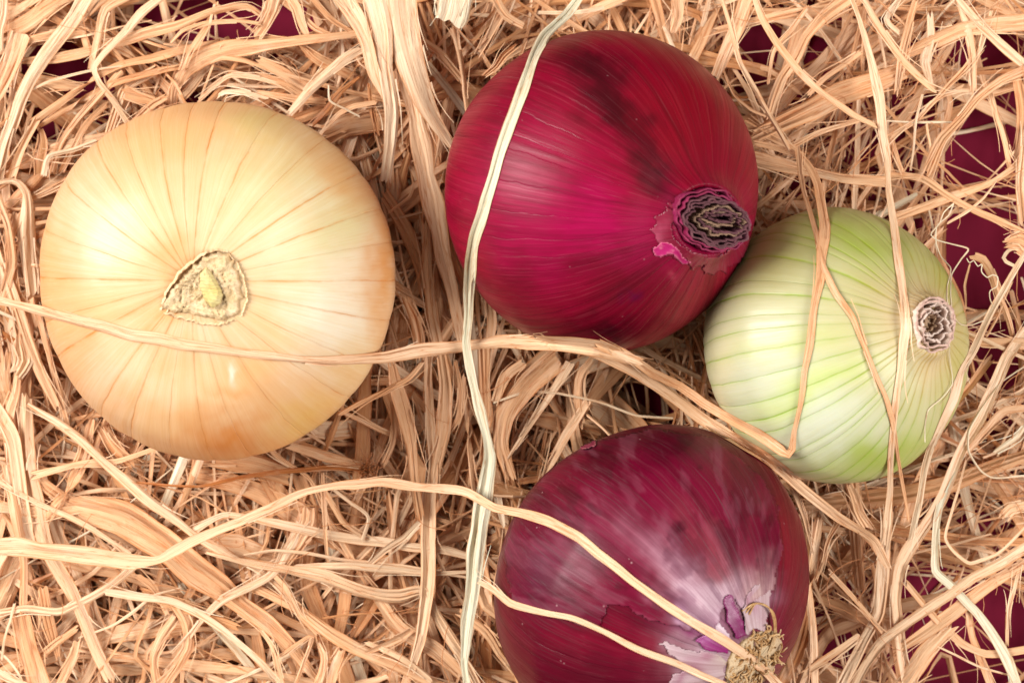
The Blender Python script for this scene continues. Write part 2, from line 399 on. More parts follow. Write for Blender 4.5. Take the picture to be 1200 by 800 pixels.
# --- upper red onion
R_PROF = [(0, .80), (.10, .805), (.18, .84), (.225, .93), (.255, .955), (.285, .93), (.36, .865), (.55, .745), (.78, .54), (.94, .27), (1, 0), (.96, -.3), (.8, -.6), (.5, -.82), (.2, -.92), (0, -.93)]
rv = lambda n, seed: (np.arange(n)*360/n+np.random.default_rng(seed).uniform(-.34, .34, n)*360/n)
tr = math.radians(40); dr = math.atan2(-43, 122)
red = Onion('red_onion', 'glossy crimson onion at top centre, cut neck turned to the right', 711, 226, 176, (math.sin(tr)*math.cos(dr), math.sin(tr)*math.sin(dr), math.cos(tr)), R_PROF, rv(40, 4), 23, lump=.014, rib=.0015, ell=(1.12, .80, dr))
r_paint = blobs((140, 0, 38), [
    (620, 210, 80, 80, 0, (166, 0, 66), .8), (700, 270, 90, 50, 20, (176, 2, 80), .8), (630, 290, 60, 60, 0, (160, 4, 66), .7), (600, 120, 50, 40, -30, (132, 0, 40), .6),  # brighter magenta paints in the left-lit side and highlight
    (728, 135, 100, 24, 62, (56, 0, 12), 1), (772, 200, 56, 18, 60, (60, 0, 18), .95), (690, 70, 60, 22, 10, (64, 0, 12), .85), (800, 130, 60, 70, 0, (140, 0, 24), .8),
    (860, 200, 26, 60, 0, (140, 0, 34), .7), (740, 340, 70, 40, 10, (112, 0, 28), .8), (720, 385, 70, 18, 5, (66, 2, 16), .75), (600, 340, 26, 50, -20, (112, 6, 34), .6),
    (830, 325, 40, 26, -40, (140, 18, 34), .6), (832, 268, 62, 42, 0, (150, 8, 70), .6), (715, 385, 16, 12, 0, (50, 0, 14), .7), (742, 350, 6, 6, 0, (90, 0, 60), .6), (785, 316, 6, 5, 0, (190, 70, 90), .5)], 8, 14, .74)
RM = skin_material('red_onion_skin', None, 1.0, .30, (.38, .2, .28), .60, .36, bumpd=.00018, warp=.2, coat=.0, speck=.25, spec=.19, light=.07)
red.body(RM, r_paint, blobs((70, 0, 22), [], 1))

# --- white onion
W_PROF = [(0, .84), (.08, .845), (.13, .88), (.165, .94), (.195, .955), (.22, .93), (.255, .875), (.33, .825), (.46, .765), (.62, .67), (.82, .475), (.97, .2), (1, 0), (.96, -.27), (.8, -.56), (.5, -.76), (.2, -.85), (0, -.86)]
tw = math.radians(36.5); dw = math.atan2(-(378-405), 105)
whi = Onion('white_onion', 'greenish white onion with green veins, right of the two red onions', 984, 405, 153, (math.sin(tw)*math.cos(dw), math.sin(tw)*math.sin(dw), math.cos(tw)), W_PROF, rv(42, 6), 31, lump=.010, rib=.005)
w_paint = blobs((205, 200, 150), [
    (900, 430, 70, 90, 0, (214, 214, 184), .8), (960, 490, 90, 60, 20, (222, 226, 202), .9), (1060, 400, 60, 50, 0, (214, 196, 158), .8), (1040, 330, 60, 50, 0, (196, 180, 124), .55),  # whitest patch is skin colour with the lower highlight painted in
    (1000, 275, 90, 34, 10, (160, 176, 70), .85), (900, 300, 60, 40, -35, (188, 176, 104), .6), (1110, 330, 28, 60, 0, (162, 176, 58), .85), (1120, 420, 18, 60, 0, (190, 186, 90), .7),
    (1040, 535, 90, 30, -15, (170, 192, 70), .85), (930, 400, 90, 16, -5, (206, 212, 128), .5), (930, 470, 20, 60, 60, (206, 222, 120), .6), (980, 440, 16, 60, 75, (206, 220, 130), .5), (1090, 430, 26, 30, 0, (230, 206, 158), .7), (1085, 375, 46, 42, 0, (216, 186, 152), .85), (1060, 470, 30, 40, 0, (226, 222, 172), .6),
    (845, 440, 18, 80, 0, (226, 214, 176), .6), (905, 540, 50, 16, 30, (222, 200, 150), .5)], 6, 8, .76)
WM = skin_material('white_onion_skin', None, 1.35, 1.0, (.86, .86, .60), .26, .34, sss=.15, bumpd=.00022, warp=.07, coat=.05, spec=.3, fmin=.4)
whi.body(WM, w_paint, blobs((126, 158, 8), [(1080, 370, 70, 75, 0, (160, 112, 58), .95), (1090, 440, 40, 40, 0, (176, 130, 50), .8), (900, 290, 70, 40, 0, (160, 150, 60), .5)], 9))

# --- lower red onion
D_PROF = [(0, .845), (.1, .855), (.2, .85), (.4, .79), (.65, .65), (.87, .4), (.98, .15), (1, 0), (.97, -.25), (.85, -.5), (.6, -.75), (.36, -.9), (.2, -1.05), (.12, -1.12), (0, -1.13)]
td = math.radians(50); dd = math.atan2(-78, 114)
drk = Onion('red_onion', 'dark purplish onion with peeling skin and root tuft, at bottom centre', 768, 689, 180, (math.sin(td)*math.cos(dd), math.sin(td)*math.sin(dd), math.cos(td)), D_PROF, rv(34, 12), 47, lump=.014, rib=.002)
d_paint = blobs((96, 0, 30), [(720, 755, 120, 26, 10, (128, 4, 40), .9), (930, 640, 26, 110, 0, (128, 4, 34), .85), (610, 740, 26, 40, 0, (104, 10, 38), .7), (680, 790, 60, 30, 0, (96, 4, 30), .7),
    (640, 620, 60, 50, 0, (104, 30, 56), .6), (835, 765, 44, 34, 0, (206, 176, 186), .9), (815, 725, 30, 24, 30, (150, 30, 110), .9), (880, 700, 26, 20, 0, (200, 150, 170), .8), (780, 545, 90, 40, 0, (74, 2, 24), .7), (905, 745, 20, 30, 0, (150, 40, 70), .7)], 13, 12, .78)
DM = skin_material('purple_onion_skin', None, 1.0, .28, (.40, .22, .30), .60, .34, bumpd=.00022, warp=.2, coat=.0, speck=.4, fray=.04, spec=.19, light=.06)
drk.body(DM, d_paint, blobs((48, 0, 16), [], 2))
ONIONS = [yel, red, whi, drk]

# ---------------------------------------------------------------- onion parts
# yellow: root plate with ragged outline, ridged core, torn rim
def disc_patch(on, name, outline, mat, hfun, nr=22, na=96, jit=1., label=None):
    """heightfield inside an outline given in photograph pixels, sitting on the bulb"""
    o = np.array(outline, float); c = o.mean(0)
    d = np.r_[0, np.cumsum(np.hypot(*(np.roll(o, -1, 0)-o).T))]
    t = np.linspace(0, d[-1], na, endpoint=False); oc = np.vstack([o, o[:1]])
    bx = np.interp(t, d, oc[:, 0]); by = np.interp(t, d, oc[:, 1])
    bx = bx+fbm(NA, t/4, t*0+3, 3)*4*jit; by = by+fbm(NB, t/4, t*0+7, 3)*4*jit
    V = []; E = []
    for k in range(nr):
        f = 1-k/(nr-1)*.999
        for i in range(na):
            x = c[0]+(bx[i]-c[0])*f; y = c[1]+(by[i]-c[1])*f
            h, nn = on.hit(x, y)
            V.append(h+nn*hfun(x, y, 1-f)); E.append(max(0, 1-(1-f)*5))
    V = np.array(V)
    me = make_mesh(name, on.to_local(V)*S, quads(na, nr, True), attrs={'edge': E}, mats=[mat])
    ob = link(name, me, on.root)
    if label: ob['label'] = label
    return ob
def n2(x, y, s, k=4): return float(fbm(NA, np.array(x/s), np.array(y/s), k))
PLATE = dry_material('root_plate_tissue', (.58, .42, .22), (.72, .56, .36), (.36, .20, .08), .8, 900, .0006)
CORE = dry_material('root_core_tissue', (.56, .45, .17), (.62, .52, .27), (.42, .28, .10), .7, 500, .0003)
TORN = dry_material('torn_yellow_skin', (.70, .50, .28), (.78, .60, .38), (.34, .18, .07), .6, 600, .0003)
disc_patch(yel, 'root_plate', [(188, 360), (200, 340), (218, 318), (238, 300), (258, 293), (272, 303), (280, 322), (284, 345), (279, 366), (262, 374), (240, 372), (215, 366), (198, 364)], PLATE,
           lambda x, y, d: 1.2+min(d*6, 1)*(2.4+6*n2(x, y, 9)+4*n2(x+50, y, 3.5)) + 1.5*math.exp(-((d-.12)/.10)**2), 30, 130)
disc_patch(yel, 'root_core', [(236, 320), (243, 312), (250, 318), (257, 330), (263, 345), (259, 356), (250, 361), (242, 352), (236, 338)], CORE,
           lambda x, y, d: 6.5+min(d*4, 1)*6+1.1*math.sin((y-x*.12)*2*math.pi/4.2), 16, 90, jit=.25, label='pale yellow ridged core')
def torn_edge(on, name, path, mat, hgt, out=2., seed=0):
    p = catm = spline([(a, b) for a, b in path], 90); V = []; E = []
    for r in range(5):
        t = r/4
        for i, (x, y) in enumerate(p):
            i0, i1 = max(i-1, 0), min(i+1, 89); tx, ty = p[i1]-p[i0]; L = math.hypot(tx, ty)+1e-6
            hh = hgt*(.45+.8*abs(n2(i*3.1+seed*40, seed, 9, 3)*2))*math.sin(math.pi*min(1, (i+3)/18) / 2)*math.sin(math.pi*min(1, (92-i)/18)/2)
            q = out*t+n2(i*2.0, seed*9+t, 6, 2)*3
            h, nn = on.hit(x+ty/L*q, y-tx/L*q)
            V.append(h+nn*(hh*t-.5)); E.append(t**2)
    V = np.array(V); F = quads(90, 5, False); n = len(V)
    back = V-np.array([0, 0, .8])
    me = make_mesh(name, on.to_local(np.vstack([V, back]))*S, np.vstack([F, F[:, ::-1]+n]), attrs={'edge': E+E}, mats=[mat])
    return link(name, me, on.root)
torn_edge(yel, 'torn_edge', [(186, 362), (196, 338), (212, 316), (232, 300), (250, 291), (268, 292)], TORN, 9, -4, 1)
torn_edge(yel, 'torn_edge', [(194, 366), (204, 343), (220, 322), (238, 305), (256, 298)], TORN, 7, -3, 2)
torn_edge(yel, 'torn_edge', [(262, 296), (276, 308), (284, 328), (287, 350), (280, 370)], TORN, 5, 3, 3)
torn_edge(yel, 'torn_edge', [(276, 372), (255, 378), (235, 376), (212, 370), (192, 364)], TORN, 4, 3, 4)

# red neck: sheaths one inside the other
NK = [dry_material('neck_'+n, *c, bleach=.25) for n, c in (('outer', ((.17, .004, .035), (.24, .012, .07), (.36, .08, .13))), ('mid', ((.05, .010, .022), (.13, .035, .055), (.24, .13, .12))), ('inner', ((.09, .035, .03), (.30, .17, .10), (.42, .30, .20))))]
R = red.R
spec = [(57, 34, .93, .985, 0, 0, 0), (53, 31, .94, 1.005, 0, 0, 0), (50, 28.5, .92, 1.02, 1, 0, 1), (46, 26, .90, 1.02, 2, .5, 1), (42, 23.5, .88, 1.015, 3, 1, 1), (35, 17.5, .86, 1.0, 8, 3, 2), (30, 14.5, .86, 1.01, 9, 3.5, 1), (25, 9, .84, .985, 6, 5, 2), (19, 5.5, .84, .995, 8, 6, 1)]
for i, (a, b, z0, z1, ox, oy, m) in enumerate(spec):
    cx_, cy_ = ox*math.cos(dr), ox*math.sin(dr)
    red.ring('neck_sheath', NK[m], a*.93, b*.93, z0*R, z1*R, rot=dr+.03*i, off=(cx_+2, cy_+oy), wav=.08+.014*i, wf=2.6+.25*i, ragged=2.0, flare=.03, seed=i*5+2, ws=2+.12*i, thick=1.6+.12*i, n=130, rows=6)
cap = red.ring('neck_core', NK[2], 40, 21, .78*R, .875*R, rot=dr, wav=.05, ragged=1, thick=33, seed=9, n=60)
COL = dry_material('red_torn_skin', (.32, .006, .08), (.45, .02, .15), (.66, .22, .28), .45, 500, .0002)
def arcpoly(cx, cy, rx, ry, a0, a1, inner, n=22, jag=.12, seed=0, rot=0):
    r_ = np.random.default_rng(seed); A = np.radians(np.linspace(a0, a1, n)); k = 1+r_.uniform(-jag, jag, n)
    cr, sr = math.cos(math.radians(rot)), math.sin(math.radians(rot))
    o = [(rx*kk*math.cos(a), ry*kk*math.sin(a)) for a, kk in zip(A, k)]+[(rx*inner*math.cos(a), ry*inner*math.sin(a)) for a in A[::-1]]
    return [(cx+x*cr-y*sr, cy+x*sr+y*cr) for x, y in o]
flat_red = blobs((122, 0, 42), [(775, 290, 16, 14, 0, (196, 90, 120), .7), (870, 240, 14, 10, 0, (190, 40, 110), .6)], 1)
RF = skin_material('red_loose_skin', None, 1, 0, (.5, .3, .4), .5, .35, bumpd=.0002, coat=.2)
for k, (a0, a1, rx, ry, sd) in enumerate([(95, 215, 70, 50, 3), (215, 300, 64, 46, 5), (15, 100, 60, 56, 8)]):
    red.flake('torn_skin', arcpoly(831, 267, rx*.93, ry*.93, a0, a1, .66, seed=sd, jag=.10), RF, flat_red, step=1.3, rough=2.4, lift=.8, curl=2.2, seed=k)
red.flake('skin_tear', [(762, 290), (775, 283), (790, 285), (800, 300), (812, 305), (800, 308), (785, 298), (770, 300)], COL, flat_red, step=1.3, rough=2, lift=1, curl=2, seed=4, label='pale pink tear in the skin below the neck')

# white neck
WN = [dry_material('white_neck_'+n, *c) for n, c in (('outer', ((.66, .50, .40), (.76, .64, .54), (.52, .32, .26))), ('inner', ((.36, .22, .16), (.58, .42, .34), (.70, .56, .48))), ('dark', ((.10, .05, .03), (.26, .13, .06), (.4, .26, .16))))]
R = whi.R
for i, (a, b, z0, z1, m) in enumerate([(31, 28.5, .90, .985, 0), (27, 24.5, .88, 1.0, 0), (22.5, 20, .86, .99, 1), (16, 13, .84, .955, 1), (10, 7, .8, .93, 2)]):
    whi.ring('neck_sheath', WN[m], a, b, z0*R, z1*R, rot=dw+.6, off=(-i*.6, i*.4), wav=.09+.03*i, wf=3+i*.5, ragged=3.0, flare=.04, seed=i*7+40, ws=40+.15*i, thick=2.0, n=90, rows=7)
whi.ring('neck_core', WN[2], 21, 18, .80*R, .90*R, wav=.05, ragged=1, thick=18, seed=77, n=50)

# dark onion: papery outer skin, pale flakes and root tuft
o_paint = blobs((112, 0, 42), [(780, 655, 62, 26, 38, (164, 104, 122), .85), (806, 690, 44, 22, 40, (200, 166, 178), .85), (870, 725, 44, 34, 0, (206, 170, 190), .85), (815, 722, 30, 12, 30, (188, 140, 170), .8), (690, 625, 80, 20, 36, (124, 22, 58), .6), (636, 668, 44, 44, 0, (96, 30, 58), .7), (680, 545, 60, 30, -20, (100, 6, 34), .7),
    (780, 520, 90, 26, 0, (70, 2, 22), .8), (850, 580, 60, 40, 40, (112, 2, 40), .7), (872, 620, 12, 50, -8, (128, 40, 58), .5), (840, 650, 11, 44, -26, (146, 62, 72), .5), (810, 620, 14, 40, -30, (140, 50, 66), .7),
    (865, 660, 20, 26, 0, (130, 20, 60), .7), (890, 690, 30, 22, 0, (206, 176, 170), .8), (835, 705, 26, 24, 0, (206, 176, 186), .8), (802, 622, 10, 14, 0, (70, 0, 26), .8), (600, 640, 24, 50, 0, (96, 16, 44), .6)], 17, 12, .84)
_o = o_paint
def o_paint(px, py, eq=0, z=50.):
    c = _o(px, py, eq, z)
    ux, uy = (px-880)/150, (py-765)/150; a = np.arctan2(uy, ux); r = np.hypot(ux, uy)   # streaks run from the roots
    m = fbm(NB, a*9+3, r*2.2+fbm(NA, px/22, py/22, 3)*.8, 4); k = fbm(NC, a*16, r*3.5+5, 4)
    d = (sstep(.05, .30, m)*.55)[:, None]; l = (sstep(.10, .34, k)*.34)[:, None]
    c = c*(1-d)+c*np.array([.42, .25, .36])*d
    return c*(1-l)+(c*.6+np.array([.34, .13, .18])*.42)*l
OM = skin_material('papery_purple_skin', None, 1, 0, (.42, .24, .32), .75, .40, bumpd=.00024, coat=.0, speck=.5, fray=.09, spec=.18, light=.05)
drk.flake('outer_skin', [(592, 640), (612, 590), (650, 545), (700, 515), (770, 503), (840, 515), (890, 555), (912, 600), (915, 650), (906, 690), (888, 702), (872, 718), (858, 700), (846, 716), (838, 738), (822, 742), (796, 734), (768, 728), (735, 714), (716, 706), (704, 734), (680, 730), (640, 722), (604, 712), (594, 680)],
          OM, o_paint, step=1.7, rough=2.2, lift=1.5, curl=1.8, seed=2, label='greyish pink papery outer skin, torn along its lower edge')
pale = blobs((206, 180, 184), [(880, 700, 14, 20, 0, (176, 110, 140), .6), (810, 775, 24, 14, 0, (186, 130, 150), .6), (850, 770, 14, 14, 0, (200, 180, 160), .7), (800, 790, 16, 8, 0, (150, 60, 100), .7), (826, 768, 12, 7, 20, (160, 80, 110), .6)], 4, 8, .78)
PALE = skin_material('pale_torn_skin', None, 1, 0, (.60, .46, .44), .9, .45, bumpd=.0003, fray=.2, spec=.3)
drk.flake('torn_skin', [(846, 704), (854, 694), (862, 712), (872, 742), (862, 748), (852, 730)], RF, blobs((120, 8, 84), [], 4), step=1.3, rough=2, lift=2.6, curl=2, seed=9, label='violet sliver of inner skin above the roots')
drk.flake('torn_skin', [(824, 716), (838, 722), (850, 738), (858, 752), (848, 758), (834, 744), (820, 732)], PALE, blobs((208, 186, 196), [], 4), step=1.2, rough=3, lift=1.0, curl=1.5, seed=10)
drk.flake('torn_skin', [(866, 716), (874, 696), (890, 680), (903, 686), (902, 712), (897, 740), (886, 734), (874, 742)], PALE, pale, step=1.2, rough=2, lift=1.2, curl=3.5, seed=5, label='pale flake curling up above the roots')
drk.flake('torn_skin', [(770, 752), (800, 758), (826, 764), (846, 766), (852, 776), (846, 796), (800, 808), (780, 812), (790, 790), (806, 780), (790, 768)], PALE, pale, step=1.2, rough=3, lift=1.0, curl=3, seed=6, label='whitish torn flake left of the roots')
purp = blobs((134, 14, 100), [(820, 735, 10, 14, 0, (190, 120, 180), .6)], 4)
drk.flake('torn_skin', [(812, 748), (826, 740), (844, 740), (858, 752), (852, 764), (830, 762)], RF, purp, step=1.3, rough=2.4, lift=2.8, curl=3, seed=7, label='magenta flake of inner skin beside the roots')

def tubes(paths, rad, ns=5):
    """paths: list of (n,3); rad: list of (n,) -> verts, faces, along"""
    Vs, Fs, Ts, o = [], [], [], 0
    a = np.linspace(0, 2*np.pi, ns, endpoint=False)
    for p, r in zip(paths, rad):
        t = np.gradient(p, axis=0); t /= np.linalg.norm(t, axis=1)[:, None]+1e-9
        ref = np.array([0.31, .52, .79]); s1 = np.cross(t, ref); s1 /= np.linalg.norm(s1, axis=1)[:, None]+1e-9; s2 = np.cross(t, s1)
        V = p[:, None]+(s1[:, None]*np.cos(a)[None, :, None]+s2[:, None]*np.sin(a)[None, :, None])*r[:, None, None]
        Vs.append(V.reshape(-1, 3)); Fs.append(quads(ns, len(p), True)+o); Ts.append(np.repeat(np.linspace(0, 1, len(p)), ns)); o += V.size//3
    return np.concatenate(Vs), np.concatenate(Fs), np.concatenate(Ts)
ROOT = dry_material('dry_root', (.26, .12, .04), (.55, .33, .14), (.74, .56, .34), .75, 700, .0004)
r_ = np.random.default_rng(5); ps, rd = [], []
for k in range(230):
    a = r_.uniform(0, 2*np.pi); q = 36*math.sqrt(r_.uniform(0, 1)); n = 12; L = r_.uniform(9, 26)
    p = np.zeros((n, 3)); d = np.array([math.cos(a)*.5*q/36, math.sin(a)*.5*q/36, 1.0])+r_.normal(0, .35, 3); d /= np.linalg.norm(d)
    pos = np.array([math.cos(a)*q, math.sin(a)*q, drk.R*.845-drk.zb-1.5]); wnd = r_.normal(0, .5, 3)
    for i in range(n):
        p[i] = pos; pos = pos+d*L/n; d = d+np.cross(wnd, d)*.45+r_.normal(0, .18, 3); d /= np.linalg.norm(d); pos[2] = max(pos[2], drk.R*.845-drk.zb-1)
    ps.append(p); rd.append(r_.uniform(1.0, 2.3)*(1-.55*np.linspace(0, 1, n)))
V, F, T = tubes(ps, rd)
tag(link('root_tuft', make_mesh('root_tuft', V*S, F, attrs={'edge': T*.9}, mats=[ROOT]), drk.root), 'dry brown curled roots', kind='stuff')
RP = dry_material('root_disc', (.20, .11, .05), (.42, .28, .14), (.60, .45, .28), .85, 900, .0006)
drk.ring('root_disc', RP, 40, 38, .82*drk.R, .865*drk.R, wav=.06, ragged=1.5, thick=38, seed=3, n=60, rows=4)
# small dark bump on the upper left shoulder and loose fibre on the root side
OLD = dry_material('dried_skin_scrap', (.10, .005, .02), (.20, .02, .05), (.35, .12, .12), .6, 500, .0004)
drk.flake('skin_scrap', [(676, 520), (690, 512), (706, 513), (700, 524), (684, 530)], OLD, flat_red, step=1.4, rough=3, lift=3, curl=8, seed=11)
ps = []; rd = []
for k in range(3):
    p = [(868+k*3, 715+k*2), (880, 706), (893, 708+k), (900, 722), (901, 745+k*3), (897, 765)]
    q = spline(p, 26); pts = []
    for i, (x, y) in enumerate(q):
        h, nn = drk.hit(x+k, y); pts.append(h+nn*(2.5+5*math.sin(i/25*math.pi)))
    ps.append(drk.to_local(np.array(pts))); rd.append(np.full(26, 1.0))
V, F, T = tubes(ps, rd); link('dry_fibre', make_mesh('dry_fibre', V*S, F, attrs={'edge': T}, mats=[ROOT]), drk.root)

# ---------------------------------------------------------------- straw
allV = []; allF = []; off_ = 0
for on in ONIONS: allV += [tuple(v) for v in on.W]; allF += (on.F+off_).tolist(); off_ += len(on.W)
BVH = BVHTree.FromPolygons(allV, allF)
def up_z(x, y):
    h = BVH.ray_cast(Vector((x, y, 900)), Vector((0, 0, -1)))[0]; return h[2] if h else -1
def low_z(x, y):
    h = BVH.ray_cast(Vector((x, y, -50)), Vector((0, 0, 1)))[0]; return h[2] if h else 1e9
CIRC = np.array([(o.c[0], o.c[1], o.R*1.08) for o in ONIONS])
def near(x, y): return bool((np.hypot(CIRC[:, 0]-x, CIRC[:, 1]-y) < CIRC[:, 2]).any())

def resample(ctrl, step):
    """ctrl (n,k) first two columns x,y; even arc steps along a tight Catmull-Rom"""
    c = np.array(ctrl, float); n = len(c)
    e = np.vstack([2*c[0]-c[1], c, 2*c[-1]-c[-2]]); out = []
    for i in range(n-1):
        p0, p1, p2, p3 = e[i:i+4]; L = np.hypot(*(p2-p1)[:2]); m = max(3, int(L/2.5)); u = np.linspace(0, 1, m, endpoint=False)[:, None]
        l0 = np.hypot(*(p1-p0)[:2])+1e-6; l2 = np.hypot(*(p3-p2)[:2])+1e-6
        m1 = .5*((p2-p1)/L+(p1-p0)/l0)*L*.62; m2 = .5*((p3-p2)/l2+(p2-p1)/L)*L*.62
        out.append((2*u**3-3*u**2+1)*p1+(u**3-2*u**2+u)*m1+(-2*u**3+3*u**2)*p2+(u**3-u**2)*m2)
    out = np.vstack(out+[c[-1:]])
    d = np.r_[0, np.cumsum(np.hypot(*(out[1:, :2]-out[:-1, :2]).T))]
    N = max(6, int(d[-1]/step)); t = np.linspace(0, d[-1], N)
    return np.stack([np.interp(t, d, out[:, k]) for k in range(c.shape[1])], 1), d[-1]

def ribbon(C, wd, tint, rs, nc, thick=.5, fold=.10, twist=None, roll=None, push=None):
    """C (n,3) centre line, wd (n,) widths -> closed thin ribbon with lengthwise creases"""
    n = len(C); T = np.gradient(C, axis=0); T /= np.linalg.norm(T, axis=1)[:, None]+1e-9
    L = np.r_[0, np.cumsum(np.linalg.norm(np.diff(C, axis=0), axis=1))]
    side = np.cross(T, [0, 0, 1.0]); side /= np.linalg.norm(side, axis=1)[:, None]+1e-9
    nrm = np.cross(side, T)
    if roll is None:
        k = max(2, int(L[-1]/90)+2); roll = np.interp(np.linspace(0, 1, n), np.linspace(0, 1, k), rs.normal(0, .20, k))
    if twist is not None:
        for t0, ln, sg in twist: roll = roll+sg*math.pi*sstep(t0-ln/2, t0+ln/2, L/max(L[-1], 1))
    c, s_ = np.cos(roll)[:, None], np.sin(roll)[:, None]
    sd = side*c+nrm*s_; nm = -side*s_+nrm*c
    u = np.linspace(-.5, .5, nc); u[1:-1] += rs.uniform(-.25, .25, nc-2)/(nc-1)
    k = max(2, int(L[-1]/70)+2)
    style = rs.random(); pat = rs.normal(0, 1, nc)*.7
    if style < .35: pat = (1-np.abs(np.linspace(-1, 1, nc)-rs.uniform(-.5, .5))*1.3)*rs.choice([-1, 1])*1.6+rs.normal(0, .25, nc)
    elif style < .6: pat = np.where(np.arange(nc) % 2, 1, -1)*rs.uniform(.3, .9)
    amp = np.stack([np.interp(np.linspace(0, 1, n), np.linspace(0, 1, k), rs.normal(0, 1, k)*.45+pat[j]) for j in range(nc)], 1)
    hgt = amp*fold*wd[:, None]
    wob = 1+.13*rs.normal(0, 1, (max(3, int(L[-1]/28)), 2)); wl = np.interp(np.linspace(0, 1, n), np.linspace(0, 1, len(wob)), wob[:, 0]); wr = np.interp(np.linspace(0, 1, n), np.linspace(0, 1, len(wob)), wob[:, 1])
    uu = np.where(u[None] < 0, u[None]*wl[:, None], u[None]*wr[:, None])*wd[:, None]
    V = C[:, None]+sd[:, None]*uu[..., None]+nm[:, None]*hgt[..., None]
    jag = rs.uniform(-.5, .5, (2, nc))*min(1.2*wd.mean(), 10)
    V[0] += T[0]*jag[0][:, None]; V[-1] += T[-1]*jag[1][:, None]
    if push is not None: V = push(V)
    th = nm[:, None]*(thick*np.clip(1-np.abs(u*2)**4*.6, .3, 1))[None, :, None]*.5
    ring = np.concatenate([V+th, (V-th)[:, ::-1]], 1)
    m = 2*nc; F = quads(m, n, True)
    caps = []
    for b, fl in ((0, 1), ((n-1)*m, 0)):
        for j in range(nc-1):
            q = (b+j, b+j+1, b+m-2-j, b+m-1-j); caps.append(q[::-1] if not fl else q)
    F = np.vstack([F, caps])
    uo, vo = rs.uniform(0, 900, 2)
    su = np.r_[u, u[::-1]]
    U = uo+su[None]*wd[:, None]; Vv = vo+np.repeat(L[:, None], m, 1)
    E = np.repeat(np.abs(su)[None]*2, n, 0)
    return ring.reshape(-1, 3), F, np.stack([U, Vv], -1).reshape(-1, 2), E.ravel(), np.full(n*m, tint)

def lay(P2, z, over, zn):
    """heights of a strip: P2 (n,2) photograph pixels; keeps it out of the onions"""
    n = len(P2); zz = z+zn
    C = P(P2[:, 0], P2[:, 1], zz)
    if over:
        for it in range(3):
            zs = np.array([up_z(x, y) if near(x, y) else -1 for x, y in C[:, :2]])
            zt = np.maximum(zz, zs+2.4)
            for _ in range(14): zt = np.maximum(np.convolve(np.pad(zt, 3, 'edge'), np.ones(7)/7, 'valid'), np.where(zs > 0, zs+2.4, 0))
            C = P(P2[:, 0], P2[:, 1], zt)
    else:
        lz = np.array([low_z(x, y) if near(x, y) else 1e9 for x, y in C[:, :2]])
        zt = np.minimum(zz, lz-3)
        for _ in range(3): zt = np.minimum(np.convolve(np.pad(zt, 2, 'edge'), np.ones(5)/5, 'valid'), lz-2)
        C = P(P2[:, 0], P2[:, 1], np.maximum(zt, 2))
    return C

